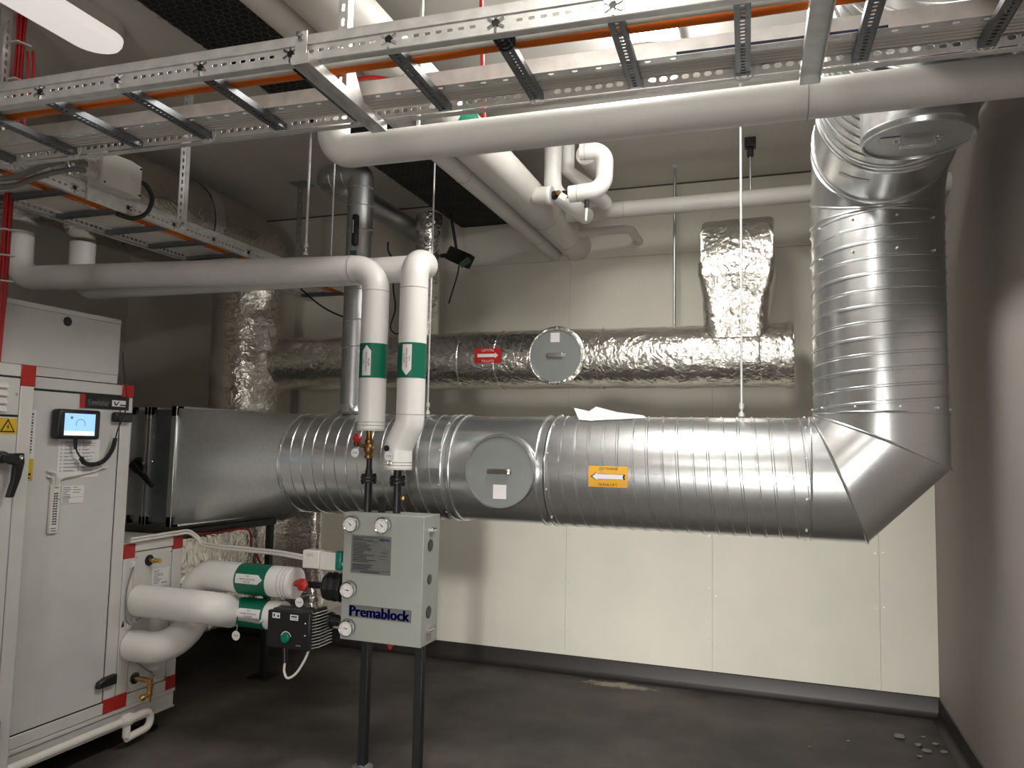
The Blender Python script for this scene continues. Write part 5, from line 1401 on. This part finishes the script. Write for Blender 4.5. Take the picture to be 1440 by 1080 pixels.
# bare galvanised branch
gp = thing('small_duct', 'slim bare galvanised duct rising from the big duct behind the left white riser', 'air duct', (-2.115, 3.5, 1.55))
DV = 0.068
MB().tube(fillet([(-2.115, 3.5, 1.556), (-2.115, 3.5, 2.842), (-2.33, 3.5, 2.842), (-2.33, YB - 0.001, 2.842)], [0.03, 0.03], 3), DV, 32).build('tube', GALVD, gp, smooth=50)
for z in (1.56, 1.90, 2.04, 2.20, 2.52, 2.66, 2.76):
    MB().loop([V((-2.115 + (DV + 0.001) * math.cos(a), 3.5 + (DV + 0.001) * math.sin(a), z + (0.012 * math.cos(a) if z not in (2.66, 1.56, 2.76) else 0))) for a in [2 * PI * i / 32 for i in range(32)]], 0.0022, 6).build('bead', GALV, gp)
for x, y in ((-2.20, 3.5), (-2.28, 3.5), (-2.33, 3.60)):
    MB().ring((x, y, 2.842), (1, 0, 0) if y == 3.5 else (0, 1, 0), DV + 0.001, 0.0024, 32, 6).build('bead', GALV, gp)
MB().lathe((-2.115, 3.5, 1.556), (0, 0, 1), [(0.085, 0), (0.08, 0.004), (0.070, 0.02), (0.069, 0.05)], 32, caps=False).build('saddle', GALV, gp)
dq = MB().box(-2.11, -2.075, 3.405, 3.437, 2.43, 2.60).build('damper_handle', BLK, gp, bevel=0.012)
lines(plane_fn((-2.093, 3.4045, 2.53), (0, 0, 1), (-1, 0, 0)), [(-0.035, 0.035, 0.003, 0.006)], WHITE, dq, 'sticker')
patch(lambda x, y: V((-2.115 + (DV + 0.001) * math.sin(y / DV), 3.5 - (DV + 0.001) * math.cos(y / DV), 2.37 + x)), [(-0.01 + 0.012 * k, -0.02, 0.04) for k in range(4)], 1).build('green_sticker', mat('blue_green_sticker', (0.05, 0.13, 0.14)), gp, smooth=0)
# damper motors
for nm, x, y, z, lb, lbl in (('damper_motor', -2.315, 4.30, 2.56, BLK, 'black damper motor with leads, left of the thin foil riser'), ('damper_motor', -1.93, 4.42, 2.60, BLK, 'black damper motor with a green label, right of the thin foil riser')):
    d_ = thing(nm, lbl, 'damper motor', (x, y, z), 'damper motors at the thin foil riser')
    if x < -2.2:
        MB().box(x - 0.05, x + 0.03, y, y + 0.07, z - 0.03, z + 0.04).build('case', lb, d_, bevel=0.008)
        MB().cyl((x, y + 0.03, z), (x + 0.055, y + 0.08, z), 0.012, n=10).build('shaft', lb, d_)
        MB().tube(smooth_path([(x - 0.03, y, z + 0.03), (x - 0.06, y - 0.01, z + 0.08), (x - 0.07, y, z + 0.14)]), 0.006, 8).build('lead', CABK, d_)
        MB().tube(smooth_path([(x - 0.02, y, z - 0.02), (x - 0.01, y - 0.02, z - 0.16), (x + 0.01, y - 0.02, z - 0.30), (x - 0.02, y - 0.02, z - 0.42), (x + 0.02, y, z - 0.46), (x + 0.08, y, z - 0.40)]), 0.005, 8).build('lead', CABK, d_)
    else:
        MB().obox((x, y, z), (0.075, 0, -0.035), (0, 0.04, 0), (0.02, 0, 0.04)).build('case', RUBB, d_, bevel=0.01)
        MB().obox((x + 0.055, y - 0.042, z - 0.045), (0.03, 0, 0.02), (0, 0.004, 0), (-0.010, 0, 0.015)).build('green_label', mat('pale_green_label', (0.10, 0.17, 0.12)), d_)
        MB().tube(smooth_path([(x + 0.01, y - 0.03, z - 0.06), (x + 0.0, y - 0.03, z - 0.12), (x - 0.03, y - 0.03, z - 0.22), (x - 0.06, y - 0.02, z - 0.30)]), 0.005, 8).build('lead', CABK, d_)
        MB().cyl((x - 0.08, y, z + 0.02), (x - 0.135, y + 0.005, z + 0.02), 0.014, n=10).build('shaft', lb, d_)
        MB().cyl((x - 0.02, y, z + 0.03), (x - 0.07, y, 2.885), 0.010, n=10).build('bracket', BLKM, d_)
# black cables below the white pipes
cable('black_cable', 'black cable sagging below the long white pipe at left of the risers', [(-2.75, 3.9, 2.33), (-2.6, 3.9, 2.22), (-2.45, 3.9, 2.15), (-2.25, 3.85, 2.10), (-2.15, 3.6, 2.10)], 0.005, CABK)

# black insulated ceiling duct in chicken wire
bk = thing('ceiling_duct', 'flat black rubber-clad duct under the ceiling wrapped in chicken wire', 'air duct', (-1.67, 2.5, 2.9))
BXA, BXB, BZ = -2.09, -1.47, 2.90
vs, fs = [], []
nx_, ny_ = 34, 150
def bz(x, y):
    e = min(x - BXA, BXB - x)
    return BZ + 0.008 * noise.noise(V((x * 7, y * 7, 0))) + (0.02 * (1 - e / 0.03) ** 2 if e < 0.03 else 0)
for i in range(nx_ + 1):
    for j in range(ny_ + 1):
        x = BXA + (BXB - BXA) * i / nx_; y = 0.2 + (YB - 0.2) * j / ny_
        vs.append(V((x, y, bz(x, y))))
for i in range(nx_):
    for j in range(ny_):
        q = i * (ny_ + 1) + j
        fs.append((q, q + 1, q + ny_ + 2, q + ny_ + 1))
mb = MB().add(vs, fs)
mb.box(BXA, BXB, 0.2, YB, BZ + 0.016, ZC)
mb.build('insulation', RUBB, bk, smooth=60)
mb = MB(); a_ = 0.0195; rw = random.Random(5)
row, y = 0, 0.6
hx, hy = a_ * math.sqrt(3), a_ * 1.5
def wp(x, y):
    x += 0.012 * noise.noise(V((x * 16, y * 16, 3))); y += 0.012 * noise.noise(V((x * 16, y * 16, 9)))
    return V((x, y, bz(min(max(x, BXA), BXB), y) - 0.004 - 0.004 * noise.noise(V((x * 12, y * 12, 5)))))
def wire(p, q):
    d = (q - p).normalized(); u_, w_ = frame(d); r_ = 0.0007
    ring = [u_ * r_ * math.cos(2 * PI * k / 3) + w_ * r_ * math.sin(2 * PI * k / 3) for k in range(3)]
    mb.add([p + o for o in ring] + [q + o for o in ring], [(0, 1, 4, 3), (1, 2, 5, 4), (2, 0, 3, 5)])
while y < YB - 0.05:
    x = BXA + 0.01 + (hx / 2 if row % 2 else 0)
    while x < BXB - 0.02:
        c = (x, y)
        A = wp(c[0], c[1] - a_); B = wp(c[0] - hx / 2, c[1] - a_ / 2); C_ = wp(c[0] - hx / 2, c[1] + a_ / 2)
        D = wp(c[0] + hx / 2, c[1] - a_ / 2)
        wire(A, B); wire(B, C_); wire(A, D)
        x += hx
    y += hy; row += 1
wo = mb.build('chicken_wire', WIRE, bk, smooth=0)
wo['kind'] = 'stuff'
# concrete crumbs in the corner
for i, (x, y, r) in enumerate(((0.545, 4.35, 0.022), (0.62, 4.27, 0.015), (0.645, 4.20, 0.017), (0.70, 4.32, 0.012), (0.66, 4.40, 0.010), (0.60, 4.12, 0.010), (0.585, 3.95, 0.012), (0.30, 4.2, 0.008), (0.12, 4.05, 0.007), (0.72, 4.22, 0.014))):
    m_ = MB().ball((0, 0, 0), r, 5, (1.3, 0.8, 0.5))
    rr = random.Random(i)
    m_.v = [V((x, y, r * 0.5)) + p * rr.uniform(0.8, 1.15) for p in m_.v]
    tag(m_.build('concrete_crumb', STONE, smooth=0), 'small pale crumb of concrete on the dark floor in the right corner', 'rubble', 'crumbs in the right corner')
